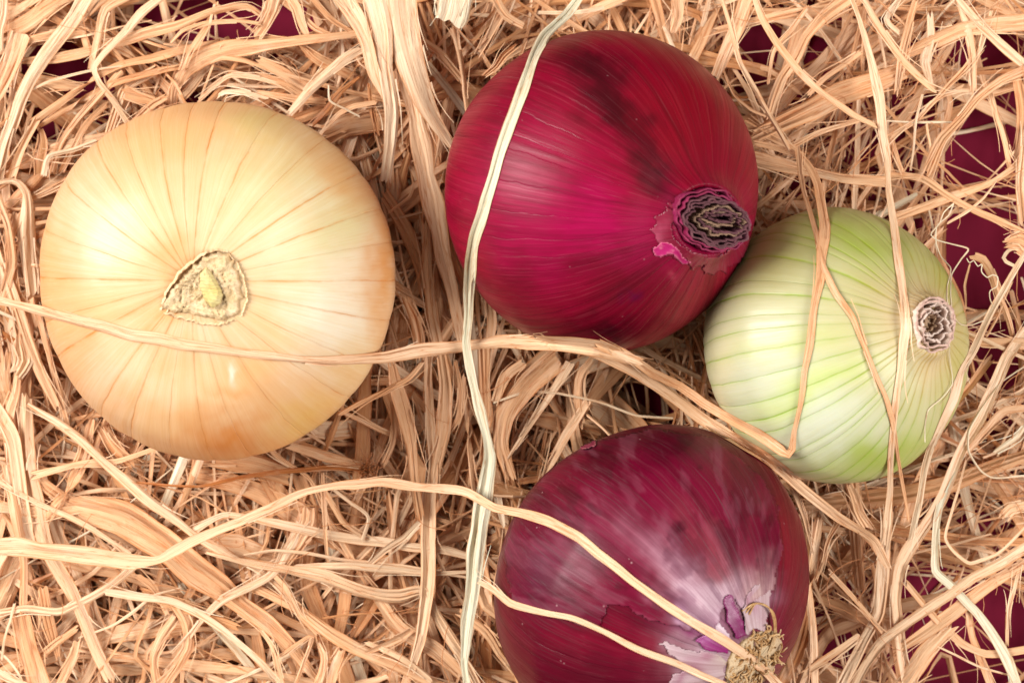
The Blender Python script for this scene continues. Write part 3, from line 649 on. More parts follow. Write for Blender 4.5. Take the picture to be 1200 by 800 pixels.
STRIPS = []      # (label, key data) for naming
GROUP = 'dry raffia strips of the straw bed'
def add_strip(ctrl, z, tint, over=False, label=None, seed=None, twists=None, fold=.12, name='raffia_strip', hair=False, zamp=5):
    rs = np.random.default_rng(seed if seed is not None else 1000+len(STRIPS))
    c = [(x, y, w_) for x, y, w_ in ctrl]
    wmax = max(q[2] for q in c); step = 2.2 if hair else max(4.0, min(7, wmax*.5+2))
    A, L = resample(c, step); n = len(A)
    if not hair:
        kj = max(4, int(L/32)); jt = np.interp(np.linspace(0, 1, n), np.linspace(0, 1, kj), rs.normal(0, 1.1, kj)); tg = np.gradient(A[:, :2], axis=0); tg /= np.linalg.norm(tg, axis=1)[:, None]+1e-9
        A[:, 0] += -tg[:, 1]*jt; A[:, 1] += tg[:, 0]*jt
    k = max(3, int(L/80)+2); zn = np.interp(np.linspace(0, 1, n), np.linspace(0, 1, k), rs.normal(0, zamp, k))
    zn -= np.array([6 if not over else 0]*n)*(np.abs(np.linspace(-1, 1, n))**6)
    C = lay(A[:, :2], z, over, zn)
    wd = A[:, 2]*(1-C[:, 2]/H)*(.8 if hair else .84 if over else .98)
    nc = 3 if wmax < 5 else 5 if wmax < 13 else 7
    if twists is None and not hair and label is None and rs.random() < .33 and L > 120: twists = [(rs.uniform(.2, .8), min(.5, (2.5*wmax+25)/L), rs.choice([-1, 1]))]
    push = None
    if over:
        def push(V):
            s_ = V.shape; W_ = V.reshape(-1, 3).copy()
            for v in W_:
                if near(v[0], v[1]):
                    z_ = up_z(v[0], v[1]); skin = 4.8 if math.hypot(v[0]-drk.c[0], v[1]-drk.c[1]) < drk.R*1.05 else 1.2
                    if z_ > 0 and v[2] < z_+skin: v[2] = z_+skin
            return W_.reshape(s_)
    V, F, uv, E, T = ribbon(C, wd, tint, rs, nc, thick=.5 if not hair else .6, fold=fold, twist=twists, roll=np.zeros(n) if hair else None, push=push)
    if not hair and wmax > 4.5:
        # splinters: slivers that part from the strip along its edges and at its ends
        tg = np.gradient(C, axis=0); tg /= np.linalg.norm(tg, axis=1)[:, None]+1e-9
        sd = np.cross(tg, [0, 0, 1.0]); V_, F_, U_, E_, T_ = [V], [F], [uv], [E], [T]; base = len(V)
        for q in range(int(rs.integers(2, 5))+(2 if wmax > 12 else 0)):
            m = int(np.clip(rs.uniform(25, 80)/step, 4, n-1)); sg = rs.choice([-1, 1]); end = rs.random() < .45
            i0 = (0 if sg < 0 else n-m) if end else int(rs.integers(0, n-m+1))
            idx = np.arange(i0, i0+m)
            if rs.random() < .5 if not end else i0 == 0: idx = idx[::-1]
            t = np.linspace(0, 1, m); si = rs.choice([-1, 1])
            off = si*wd[idx]*rs.uniform(.1, .48) if end else si*wd[idx]*.5
            dv = rs.uniform(2, 11)*t**1.8
            dirn = tg[idx]*(-1 if idx[0] > idx[-1] else 1)
            Q = C[idx]+sd[idx]*(off+si*dv)[:, None]+dirn*(rs.uniform(4, 16) if end else 0)*t[:, None]**2; Q[:, 2] += 1.2+rs.uniform(0, 3)*t
            if over is False: Q[:, 2] = np.where([near(x_, y_) and low_z(x_, y_) < z_+3 for x_, y_, z_ in Q], C[idx, 2], Q[:, 2])
            v, f, u_, e, tt = ribbon(Q, rs.uniform(1.0, 2.1)*(1-.7*t), tint+.05, rs, 2, thick=.4, fold=0, roll=np.zeros(m), push=push)
            V_.append(v); F_.append(f+base); U_.append(u_); E_.append(e*0); T_.append(tt); base += len(v)
        V = np.concatenate(V_); F = np.concatenate(F_); uv = np.concatenate(U_); E = np.concatenate(E_); T = np.concatenate(T_)
    o = V.mean(0); me = make_mesh(name, (V-o)*S, F, uv=uv, attrs={'edge': E, 'tint': T}, smooth=False, mats=[STRAW])
    ob = link(name, me, None, o*S)
    STRIPS.append([ob, A, wmax, tint, label, over, hair]); return ob

O_, N_, P_, W_ = .12, .45, .70, .97      # tone: orange brown, peach, pale, greenish white
# list order is bottom to top. (tone, over, label or None, [(x, y, width), ...])
def pts(s, w0=None):
    return [tuple(float(v) for v in q.split(',')) for q in s.split()]
TR = [
 # ---- deep, dim strips
 (.35,0,None,'380,160,22 410,148,26 450,140,22 470,138,16'),
 (.30,0,None,'490,120,26 530,112,30 575,116,28'),
 (.40,0,'wide peach strip sloping under the curved one, below the yellow onion','225,556,16 300,574,24 360,610,26 410,634,26 455,664,22 490,700,16'),
 (.40,0,None,'232,538,14 290,543,24 342,558,20'),
 (.35,0,None,'940,592,16 1000,586,24 1060,580,22 1120,562,20 1170,545,18 1210,532,16'),
 (.35,0,None,'990,606,10 1040,620,14 1120,632,14 1210,636,12'),
 (.35,0,None,'960,700,10 1000,720,14 1040,725,10'),
 (.30,0,None,'605,488,16 660,498,18 700,506,14'),
 (.30,0,None,'520,560,14 580,570,18 640,585,12'),
 (.30,0,None,'505,120,12 510,160,16 512,210,12'),
 (.25,0,None,'585,490,16 590,535,18 602,585,16 612,606,8'),
 (.45,0,'wide flat strip behind the left edge of the long white one','35,630,30 10,665,38 -10,710,36'),
 (.40,0,None,'460,200,16 462,228,18 452,245,12'),
 (.40,0,None,'1000,545,14 1003,640,14 1010,690,12'),
 (.30,0,None,'815,388,12 836,440,14 862,500,14'),
 (.35,0,None,'448,228,14 475,270,18 497,320,18 500,345,12'),
 (.35,0,None,'400,300,20 440,320,18 480,345,14'),
 (.30,0,None,'350,556,16 364,610,18 360,680,18 378,730,16 386,800,14'),
 (.45,0,None,'940,30,14 925,80,14 905,130,12'),
 (.40,0,None,'1000,100,16 960,128,18 900,155,18 880,170,12'),
 (.20,0,'dark brown strip tucked under the right side of the lower red onion','955,610,10 950,680,16 938,745,18 915,805,16'),
 # ---- top left
 (N_,0,None,'-8,44,20 40,22,20 80,-6,18'),
 (N_,0,None,'28,48,8 70,40,10 97,37,10 104,62,10'),
 (N_,0,None,'34,90,10 70,98,13 98,104,8'),
 (.4,0,None,'140,85,10 105,125,9 72,172,8 60,205,8'),
 (.4,0,None,'125,118,8 98,150,8 72,200,8'),
 (P_,0,None,'180,82,10 148,104,13 138,130,14 124,168,12'),
 (.35,0,None,'145,108,14 190,122,12'),
 (.4,0,None,'155,146,8 178,124,11 195,112,8'),
 (.5,0,'long grey-peach strip rising to the right over bare maroon, top left','28,72,8 60,69,12 110,57,12 160,44,12 205,30,11 250,14,10 290,8,8 308,18,6'),
 (N_,0,None,'38,146,8 75,116,9 112,90,9 150,73,9 200,61,10 255,50,10'),
 (.35,0,None,'45,150,6 90,120,8 130,98,8 190,82,7 222,80,6'),
 (.5,0,'wide creased strip arching over the top of the yellow onion','202,126,8 203,104,12 214,82,20 240,68,24 275,56,22 312,50,14 350,46,11 385,43,10 424,38,9'),
 (.4,0,None,'297,46,10 340,52,12 380,72,12 415,90,10'),
 (.45,0,None,'300,72,10 332,84,12 362,106,10'),
 (.45,0,None,'300,90,7 332,98,8 358,112,7'),
 (.4,0,None,'300,108,5 345,115,8 380,118,8'),
 (.5,0,None,'322,-5,18 312,22,14 302,44,12'),
 (.5,0,None,'338,-5,12 348,15,12 360,42,8'),
 (.4,0,None,'360,-5,6 385,20,8 412,38,6'),
 (.4,0,None,'330,0,6 365,28,8 395,45,6'),
 (N_,0,None,'200,50,3 214,36,5 240,27,5 280,25,5 305,29,5'),
 (N_,0,None,'256,4,5 236,36,7 222,60,6 213,84,5'),
 (P_,0,None,'250,6,2.5 246,30,3 241,47,2'),
 (P_,0,'thin straight fibre crossing the kinked strips at top left','24,112,2 55,98,3 108,83,3 152,77,2'),
 (P_,0,None,'234,120,6 254,101,6 269,90,6 300,91,6 330,100,4'),
 (P_,0,None,'251,118,4 262,107,5 285,107,5 312,117,4'),
 (N_,0,None,'42,142,10 31,165,9 14,206,10'),
 (.25,0,None,'48,148,5 49,170,12 46,206,8'),
 (P_,0,None,'114,165,7 86,175,6 56,184,6 50,206,6'),
 (.5,0,'flat strip with orange crease at the top left edge','27,40,20 12,76,22 -8,118,20'),
 (.55,0,'strip folded over at the top, falling beside the kinked one','152,-4,9 126,12,12 116,45,11 107,82,9'),
 (P_,0,'strip coming in from the top edge and kinking sharply to the right','194,-6,9 166,14,11 146,38,10 124,60,9 109,80,8 116,98,8 132,118,8 151,146,8'),
 (P_,0,'broad strip running down the far left from the top edge','104,-8,18 84,26,18 54,62,16 36,92,14 20,124,13 8,164,13 -6,206,14'),
 (P_,0,None,'6,-8,8 3,26,9 -2,60,10'),
 # ---- left edge
 (.4,0,None,'-4,225,10 8,262,10 14,310,12 4,350,10'),
 (.35,0,None,'22,250,10 10,300,10 20,352,8'),
 (.45,0,None,'44,368,6 52,404,7 64,450,7 80,505,7'),
 (.5,0,None,'4,312,10 22,364,13 41,418,14 66,478,12'),
 (P_,0,'short flat scrap of strip left of the yellow onion','22,395,10 28,418,22 20,440,16'),
 (P_,0,'hooked pale strip bending down beside the left of the yellow onion','-8,214,7 18,213,9 29,226,12 31,275,20 36,345,14'),
 (.45,0,None,'22,435,10 14,470,14 4,500,16'),
 (.3,0,None,'10,410,8 8,450,10 30,500,8'),
 # ---- bottom left
 (.4,0,None,'108,494,12 96,535,14 78,575,14 56,606,12'),
 (.4,0,None,'120,500,14 140,530,14 156,545,10'),
 (.5,0,None,'40,558,9 100,543,8 140,538,6 182,526,5'),
 (.45,0,None,'42,562,14 78,585,16 112,600,14'),
 (.5,0,None,'-5,592,14 50,600,14 110,592,10'),
 (.5,0,'very wide peach strip slanting down to the right, bottom left','84,590,24 140,606,36 190,636,40 235,672,36 275,702,27 318,735,20 348,764,15 380,806,10'),
 (P_,0,None,'-6,470,14 16,515,20 24,570,18 32,625,16 44,650,12'),
 (.6,0,'wide strip running down the left side under the long white one','27,465,16 29,520,20 38,570,20 52,632,18 82,690,16 104,735,14 130,795,14'),
 (.45,0,None,'26,716,24 36,760,26 48,806,24'),
 (.4,0,None,'50,690,12 60,740,14 68,770,10'),
 (.35,0,None,'15,790,5 60,760,9 90,735,8'),
 (.4,0,None,'92,750,6 82,775,9 70,806,10'),
 (.45,0,None,'204,702,12 218,728,13 221,757,12 196,800,11'),
 (.45,0,None,'208,722,12 190,748,13 178,772,10 184,806,10'),
 (.4,0,None,'160,675,8 178,690,7 196,720,6'),
 (.3,0,None,'165,690,8 200,705,14 245,720,12 280,735,8'),
 (P_,0,None,'122,690,8 160,699,9 200,705,9 226,716,8 262,738,8 300,770,8 334,804,8'),
 (P_,0,'slender fibre curving down left from the wavy strip, lower left','212,688,2 178,697,3 158,714,4 132,732,3 92,748,2'),
 (P_,0,'pale bent strip under the left end of the long white one','-6,716,8 30,712,10 71,717,9 106,701,10 134,682,9 160,660,8'),
 (P_,0,None,'-4,758,3 14,780,3 30,806,3'),
 (P_,0,None,'2,772,3 8,735,3 18,706,3'),
 (P_,0,None,'-6,786,10 32,806,12'),
 (P_,0,'narrow strip from the left edge ending under the wide slanting strip','-6,560,4 22,577,5 62,598,6 108,620,6 155,650,5'),
 (P_,0,'greyish straight strip with cut end, below left of the yellow onion','35,474,6 88,512,10 134,551,11 172,582,12 232,628,10 290,660,8 340,690,6'),
 (.5,0,None,'316,676,4 345,705,5 372,735,5'),
 (.4,0,'orange-edged strip descending to the right, bottom left of centre','286,680,8 345,712,12 390,745,13 430,764,14 470,782,12 520,806,10'),
 (.5,0,None,'312,668,5 335,690,6 352,720,6 372,744,5'),
 (P_,0,'curled strip rising from lower left then bending up, bottom middle','216,760,3 234,730,7 260,704,10 292,687,10 322,670,9 344,636,12 352,610,14'),
 (.5,0,None,'322,772,4 366,745,5 356,775,5 345,806,4'),
 (.5,0,None,'302,734,4 318,756,5 330,800,5'),
 (.45,0,None,'374,750,5 380,770,10 374,806,10'),
 (.4,0,None,'400,760,12 390,785,14 384,806,12'),
 (.5,0,None,'445,700,10 470,735,16 510,760,16 540,790,10'),
 (.45,0,None,'540,715,12 575,745,10 605,790,8'),
 (.5,0,None,'430,765,6 470,745,8 490,730,5'),
 (P_,0,None,'430,752,6 465,768,8 505,795,9'),
 # ---- below yellow
 (.5,0,None,'362,594,20 361,612,20 348,636,14 334,660,11'),
 (.5,0,None,'378,556,5 381,600,5 384,662,4'),
 (.5,0,None,'382,578,6 402,612,7 430,632,5'),
 (P_,0,None,'393,574,4 430,606,4 424,632,4'),
 (.4,0,None,'340,520,10 380,536,12 430,546,9'),
 (.05,0,'orange-brown stem with a frayed brush end, under the yellow onion','160,566,3 238,569,3.5 280,558,5 340,551,6 400,548,7 430,552,8'),
 (P_,0,'thin strip between two broader ones, lower centre left','286,650,3 320,645,4 400,655,4 470,663,4 548,677,3'),
 (P_,0,None,'346,664,5 410,662,10 470,668,8 550,672,4'),
 (P_,0,'bent strip running right beneath the curved one, lower left','222,622,8 263,603,9 320,613,10 380,627,11 460,636,12 520,645,11 558,655,9'),
 (P_,0,None,'494,610,7 462,637,9 428,664,6'),
 (.65,0,'white-tipped strip with a torn left end, bending down at centre bottom','244,648,4 280,656,8 330,666,12 380,677,16 430,693,15 470,698,16 496,694,12 508,715,11 526,745,13 546,776,12 562,806,10'),
 # ---- centre column
 (.25,0,'orange-brown strip hanging right of the yellow onion','460,425,8 464,445,14 474,480,16 482,525,13 486,570,12 492,606,10'),
 (.35,0,None,'461,470,6 462,505,8 450,545,6'),
 (.45,0,None,'400,480,5 440,500,6 470,512,5'),
 (.4,0,None,'534,424,6 540,455,7 538,488,7 526,505,6'),
 (.45,0,None,'544,440,5 548,500,6 554,560,7 558,596,6'),
 (.40,0,None,'516,228,14 528,275,17 548,335,14'),
 (.45,0,None,'573,345,10 576,380,11 572,410,10'),
 (.45,0,None,'476,350,10 488,385,14 494,420,12'),
 (.45,0,None,'566,408,14 570,470,14 571,530,13 568,560,10'),
 (.5,0,'creased vertical strip just left of centre','516,415,14 522,455,16 520,505,15 512,555,10 508,600,8'),
 (.55,0,None,'498,262,9 502,320,10 508,375,13 514,412,12'),
 (.65,0,'long pale vertical strip through the middle, left of the greenish one','501,410,9 504,480,10 507,540,11 504,590,18 505,645,20 502,700,17 494,745,13 484,785,10'),
 (.5,0,None,'612,425,10 594,442,12 580,470,9'),
 (.5,0,'wide ribbed strip fanning down left beneath the upper red onion','652,416,36 616,450,36 592,486,26 588,520,18 600,560,12'),
 (P_,0,'narrow forked strip slanting down left between the two red onions','668,426,12 646,462,9 616,506,6 595,538,3'),
 (.8,0,'very thin pale fibre crossing above the lower red onion','578,470,2 612,461,3 652,460,3 700,470,3 745,485,3 790,490,2'),
 (.5,0,None,'695,418,8 680,440,12 678,470,12 684,500,8'),
 (.5,0,'strip leaning against the upper left of the lower red onion','690,470,8 664,505,11 646,540,9 632,572,5'),
 (.4,0,None,'560,640,6 575,690,7 590,740,6 610,806,5'),
 # ---- top centre
 (.45,0,None,'494,44,9 520,68,10 546,100,8'),
 (.45,0,None,'528,32,7 538,62,7 546,100,6 548,145,5'),
 (.5,0,None,'590,12,9 574,42,9 560,66,8'),
 (.45,0,None,'604,54,7 582,76,7 566,90,5'),
 (.10,0,'rust-brown bundle of fibres above the yellow onion','366,148,5 388,120,7 420,88,4'),
 (.10,0,None,'432,98,4 438,130,5 443,158,4'),
 (.8,0,None,'384,100,2 387,118,2.5 405,128,2 423,136,2'),
 (.5,0,None,'374,158,4 396,134,7 440,118,7'),
 (P_,0,'smooth diagonal strip ending at the top of the yellow onion','338,132,12 366,104,12 402,70,12 426,58,8'),
 (.45,0,None,'486,215,3 480,230,4 455,250,3'),
 (.55,0,'tall strip hanging from the top edge, leftmost of the hanging bunch','398,-8,22 416,22,22 430,52,19 440,88,17 452,116,8'),
 (.6,0,'hanging strip with a blunt lower end beside the yellow onion','438,-8,30 448,36,28 454,82,21 458,130,20 456,170,18 449,212,14'),
 (.5,0,'long narrow strip hanging down between yellow and upper red onion','462,42,16 472,84,18 484,130,21 494,180,23 508,236,24 518,290,18 530,345,14 542,402,13'),
 (.6,0,'widest hanging strip, ending in a point beside the upper red onion','468,-8,38 474,34,36 484,78,33 498,118,26 514,148,16 532,180,4'),
 (.8,0,'torn flat piece of strip at the top edge, centre','535,-14,46 534,4,46 532,16,44 527,24,38'),
 (.5,0,None,'578,-6,8 590,14,10 610,30,8'),
 (.5,0,None,'795,-6,12 794,20,14 790,40,10'),
 # ---- top right
 (.5,0,None,'875,-6,18 866,28,18 850,62,16 838,92,12'),
 (.5,0,None,'980,0,8 920,16,9 880,26,9 838,36,8'),
 (.45,0,None,'948,10,5 925,38,6 908,60,6 902,100,5'),
 (.5,0,'strip narrowing as it bends down left, above the white onion','1000,-4,16 966,20,16 944,44,14 932,68,13 915,92,12 906,120,11 902,140,9'),
 (.5,0,None,'1012,62,7 970,90,8 945,112,7'),
 (.45,0,'broad flat strip rising to the right, above the white onion','884,160,20 930,138,26 975,116,28 1022,98,26 1060,84,20'),
 (.5,0,None,'1050,66,10 1095,50,16 1130,36,20 1165,28,20 1208,26,20'),
 (.45,0,None,'846,74,2.5 860,112,3.5 880,130,4 902,138,3'),
 (.4,0,None,'872,146,9 915,168,9 940,180,8'),
 (.5,0,None,'925,174,5 960,156,6 1006,142,5'),
 (.55,0,'wide strip edge emerging right of the upper red onion','884,188,16 925,196,16 980,206,12 1040,215,12'),
 (.5,0,None,'1075,-2,7 1066,30,9 1056,66,9 1052,110,6'),
 (.5,0,None,'1120,-4,6 1132,24,10 1137,60,9 1139,108,8'),
 (.7,0,None,'1096,112,5 1118,108,6 1140,107,5'),
 (.5,0,None,'1152,42,4 1132,78,5 1112,100,5 1092,122,4'),
 (.6,0,None,'1164,14,5 1152,48,5 1138,88,4'),
 (P_,0,None,'1055,-2,4 1040,24,6 1056,38,5'),
 (.8,0,'flat white scrap of strip standing above the white onion, top right','1090,18,8 1091,44,10 1085,72,12 1089,98,6'),
 (.5,0,None,'1045,162,4 1062,148,5 1098,118,6 1130,100,4'),
 (.5,0,None,'1044,160,4 1050,178,5 1058,204,4'),
 (.8,0,None,'1068,200,2.5 1072,165,3 1082,110,3'),
 (.8,0,None,'1038,143,2 1080,143,3 1120,142,2'),
 (.5,0,None,'1085,145,3 1090,180,3'),
 (.5,0,None,'1160,108,6 1174,148,7 1184,200,7'),
 (.30,0,None,'1192,84,10 1197,132,12 1190,190,8'),
 (.45,0,None,'1205,185,8 1160,215,8 1110,232,12 1050,256,10'),
 (.45,0,None,'1040,204,7 1080,208,8 1108,226,9 1150,250,8 1200,270,8'),
 (.6,0,None,'1110,261,2.5 1135,248,4 1158,226,3 1170,212,2'),
 (.6,0,'bright strip descending left from the right edge, top right','1208,80,10 1172,94,10 1146,114,11 1126,140,11 1104,166,13 1084,202,10'),
 (.75,0,'pale strip slanting down to the right edge, top right corner','1122,-4,7 1148,28,11 1178,58,11 1210,84,11'),
 (.40,0,None,'1138,298,9 1152,302,10 1164,322,10 1172,350,8 1182,376,7 1188,398,6'),
 (.40,0,None,'1137,310,2 1130,335,3 1132,362,2'),
 (.8,0,'thin kinked fibre at the right edge over bare maroon','1192,312,3 1177,303,4 1184,293,4 1200,290,4'),
 (.65,0,'flat pale piece at the right edge beside bare maroon','1202,150,10 1199,210,16 1202,262,16'),
 (.5,0,None,'1178,284,8 1196,284,24 1212,296,26'),
 (.45,0,None,'1120,380,4 1150,400,10 1208,404,12'),
 (.5,0,None,'1186,330,2.5 1170,370,3 1158,395,3'),
 # ---- right side, lower
 (.3,0,None,'1160,420,8 1120,470,10 1090,510,10'),
 (.45,0,None,'1208,478,8 1176,482,9 1152,508,9 1130,532,9 1112,562,8'),
 (.65,0,'twisted strip descending left from the right edge beside the white onion','1208,384,10 1182,416,12 1166,452,13 1150,488,14 1128,524,15 1104,582,15 1076,628,16 1054,664,15 1050,704,13 1055,742,14 1064,806,11'),
 (.8,0,'crumpled short curl near the right edge','1167,527,6 1182,520,8 1193,512,8 1204,494,6'),
 (.45,0,None,'994,566,12 1003,592,13 1017,620,12'),
 (.5,0,None,'962,606,8 955,655,11 951,705,12 954,760,11 956,806,9'),
 (.5,0,None,'985,606,5 968,640,6 958,680,4'),
 (.5,0,None,'970,670,5 1000,700,6 1040,745,5'),
 (.5,0,None,'940,790,8 985,760,9 1010,745,8'),
 (.45,0,None,'1062,682,10 1085,710,9 1104,733,9 1128,755,10 1155,766,10 1208,760,10'),
 (.5,0,None,'1117,732,16 1084,766,20 1060,806,22'),
 (.35,0,None,'1136,706,8 1140,745,8 1152,780,10 1160,806,10'),
 (.55,0,None,'1194,660,5 1182,710,5 1181,756,4'),
 (.45,0,'orange-tinged strip climbing to the right edge, bottom right','1210,655,10 1160,685,16 1115,718,18 1080,742,14 1050,765,10'),
 (.55,0,None,'1205,590,12 1186,596,14 1174,606,14'),
 (.65,0,'pale strip climbing from the bottom edge to the right edge','1210,636,12 1160,668,12 1104,702,11 1062,732,11 1032,754,11 1012,782,10 998,808,9'),
 (.6,0,'frayed vertical strip below the white onion','1041,600,12 1036,640,15 1034,680,18 1031,720,16 1014,750,14 992,792,13 984,808,12'),
 (.7,0,'thin sharply bent fibre below right of the white onion','1133,538,3 1115,598,4 1108,631,4 1136,660,4 1168,649,4 1206,612,4'),
 (.9,0,'chalky strip kinking above bare maroon, bottom right','1122,536,6 1101,589,8 1095,637,9 1096,670,10 1115,686,11 1144,715,11 1170,758,12 1196,808,12'),
 (.7,0,None,'1130,387,3 1152,398,4 1206,420,4'),
 (.8,0,'long hair-thin fibre looping at the right, level with the white onion','1206,424,2.2 1172,448,2.2 1150,478,2.2 1136,505,2.4 1136,528,2.4 1150,552,2.2 1162,560,2 1206,558,2'),
 (.6,0,None,'1090,752,2 1140,776,3 1186,792,2'),
]
over_list = [
 (.78,1,'twisted pale strip running past the right side of the white onion','1208,286,8 1184,326,9 1160,370,12 1141,408,14 1127,432,12 1118,463,16 1105,492,14 1090,524,13 1083,552,11 1077,590,10 1068,632,6'),
 (.50,1,None,'928,572,9 942,606,8 951,648,3'),
 (.55,1,'long strip from under the upper red onion down to the lower right','640,404,12 690,410,15 740,432,15 782,460,16 842,502,15 900,541,14 980,603,15 1024,634,14 1042,666,9'),
 (.42,1,'kinked strip lying between the onions and folding up over the white onion','700,404,16 745,424,14 800,456,13 860,494,13 912,524,14 925,531,11 931,505,8 945,425,9 955,360,10 963,310,14 964,265,14 958,215,14 940,186,12 905,172,10 885,168,8'),
 (.42,1,'thin brownish strip running diagonally down across the white onion','934,172,7 944,228,7 964,308,9 980,343,9 1001,380,8 1025,436,7 1045,492,7 1058,570,5 1064,610,3'),
 (.72,1,'narrow strip hanging from the top edge down across the white onion','996,-10,6 1008,30,8 1020,70,10 1030,112,15 1036,160,12 1041,215,10 1050,276,11 1057,328,12 1061,385,14 1052,440,10 1047,500,9 1043,560,8 1040,610,10 1036,640,6'),
 (.55,1,'slender smooth strip slanting down to the upper right of the red onion','842,-8,5 858,36,7 872,76,7 894,120,7 912,150,7 926,176,5'),
 (.55,1,'smooth curving strip sweeping right from the top edge, above the white onion','882,-8,7 892,20,9 912,54,10 936,84,10 966,112,10 1000,136,9 1026,148,8'),
 (.55,0,'straight strip slanting right beside the long one, top right','1008,-6,6 1026,26,8 1050,60,8 1076,90,8 1094,108,6'),
 (.35,1,'orange strip with white tip lying against the yellow onion, lower right','494,424,5 478,444,7 452,458,8 424,470,8 396,486,6'),
 (.60,1,'long horizontal strip lying across the yellow onion','-10,350,12 40,362,14 100,378,16 160,391,17 220,404,16 290,414,13 350,421,10 410,422,14 450,418,17 495,410,21 560,404,18 610,400,18 660,404,22 700,408,24 750,424,14'),
 (.62,1,'long wavy strip curving over the lower red onion, upper of two','-10,640,22 50,645,26 110,652,26 160,657,18 184,656,12 200,648,14 240,629,13 280,612,13 320,592,12 360,576,12 400,568,13 460,566,14 500,571,12 540,576,11 580,593,12 616,602,13 645,612,14 680,633,13 709,655,12 740,680,11 772,702,11 812,728,12 850,750,13 884,776,12 922,810,11'),
 (.68,1,'narrower twisted strip over the lower red onion, below the wavy one','562,682,6 578,690,10 598,706,11 630,716,9 668,724,8 709,741,9 751,762,9 798,779,9 852,802,8'),
 (.98,1,'greenish white strip running from top to bottom across the upper red onion','686,-12,12 664,16,14 640,42,15 628,64,14 612,106,17 594,152,18 580,198,17 567,248,17 557,278,20 551,310,18 548,350,14 547,400,13 552,436,15 562,474,16 572,512,13 575,535,19 570,570,22 562,610,24 557,650,25 553,695,21 546,745,15 545,775,11 550,812,9'),
]
zt = np.linspace(86, 132, len(TR))
for (tone, ov, lab, s_), z in zip(TR, zt):
    hang = bool(lab) and ('hang' in lab or 'torn flat' in lab)
    add_strip(pts(s_), float(z)+(0 if tone > .3 else -4)+(18 if hang else 0), tone+rng.normal(0, .035)+(.1 if hang else 0), bool(ov), lab, zamp=3.5, fold=.045 if hang else .12)
for i, (tone, ov, lab, s_) in enumerate(over_list):
    add_strip(pts(s_), 142+i*3, tone, bool(ov), lab, zamp=2.0, twists=[] if i in (2, 10) else None, fold=.10)
# curled hairs right of the white onion
HAIR = [('fine curled hair looping from the straw to the neck of the white onion', '1118,238,1.7 1106,249,1.8 1101,262,1.8 1091,275,2 1098,281,2 1116,286,2 1135,292,2.4 1126,304,2 1115,322,2 1114,345,1.8 1116,366,1.6'),
        ('fine kinked hair crossing the neck of the white onion to the right', '1118,238,1.7 1112,252,1.7 1098,265,1.8 1097,284,1.8 1103,301,1.8 1114,314,2 1110,336,1.8 1110,352,1.8 1117,370,1.8 1126,380,2 1137,381,2 1154,375,1.8'),
        ('tightly squiggled hair over bare maroon right of the white onion', '1133,303,1.7 1136,308,1.7 1141,305,1.7 1146,312,1.8 1151,309,1.8 1150,318,1.9 1157,325,2 1163,322,2 1169,324,2 1168,336,2 1160,341,2 1160,349,1.8 1164,360,1.6'),
        ('fine hair hanging from the neck of the white onion down its side', '1110,350,1.6 1111,385,1.7 1113,420,1.7 1116,450,1.7 1104,466,1.7 1088,480,1.7 1084,500,1.6 1084,518,1.5'),
        ('short bent thread right of the squiggled hair', '1159,360,1.4 1160,344,1.6 1165,341,1.5')]
for lab, s_ in HAIR[:4]: add_strip(pts(s_), 168, .92, True, lab, hair=True, name='raffia_fibre', zamp=3, fold=.05)
# frayed brush end
rs = np.random.default_rng(44); ps, rd = [], []
for k in range(70):
    x, y = 424+rs.uniform(-4, 8), 552+rs.normal(0, 3); q = [P(np.array(x), np.array(y), 118+rs.normal(0, 2))]; a = rs.normal(0, .5); L = rs.uniform(8, 26)
    for i in range(8): a += rs.normal(0, .5); x += math.cos(a)*L/8; y += math.sin(a)*L/8; q.append(P(np.array(x), np.array(y), 118+rs.normal(0, 3)))
    ps.append(np.array(q)); rd.append(np.full(9, .55))
V, F, T = tubes(ps, rd, 4); me = make_mesh('brush_end', V*S, F, uv=np.tile(T[:, None]*20, (1, 2)), attrs={'edge': T*0+.9, 'tint': T*0+.02}, mats=[STRAW])
stem = [s_ for s_ in STRIPS if s_[4] and 'brush' in s_[4]][0][0]
me.transform(Matrix.Translation(-stem.location)); tag(link('brush_end', me, stem), 'frayed tip of curly brown fibres', kind='stuff')

# ---- random straw, oriented by region
def field(x, y):
    """main direction (degrees, screen, clockwise) and spread by region of the photograph"""
    if 430 < x < 620: return (88, 20) if y > 60 else (70, 45)
    if x <= 430 and y < 230: return (-28 if x < 200 else 18, 30)
    if x < 80: return (72, 30)
    if x <= 430 and y > 480: return (30, 50)
    if 620 <= x < 860 and y > 380: return (70, 50)
    if x >= 860 and y < 240: return (-35, 50)
    if x > 900 and y > 520: return (-30, 50)
    return (0, 90)
VOID = [(250, 18, 150, 30), (95, 90, 60, 34), (50, 60, 50, 22), (60, 150, 36, 26), (345, 32, 60, 24), (900, 50, 40, 34), (950, 60, 30, 25), (870, 85, 16, 25), (1090, 130, 26, 18), (1050, 160, 20, 14), (1145, 180, 50, 34), (1150, 300, 55, 75), (1170, 410, 34, 60),
        (1150, 50, 30, 16), (1185, 55, 24, 20), (1165, 745, 75, 70), (1100, 790, 50, 24), (1060, 690, 26, 22), (1020, 680, 20, 20), (980, 760, 40, 30), (1100, 600, 26, 22), (12, 760, 20, 26), (455, 745, 26, 20), (1180, 130, 20, 22), (1010, 170, 24, 12), (762, 470, 52, 30)]
def in_void(p):
    m = np.zeros(len(p))
    for x, y, a, b in VOID: m = np.maximum(m, (((p[:, 0]-x)/a)**2+((p[:, 1]-y)/b)**2 < .62)*1.0)
    return m
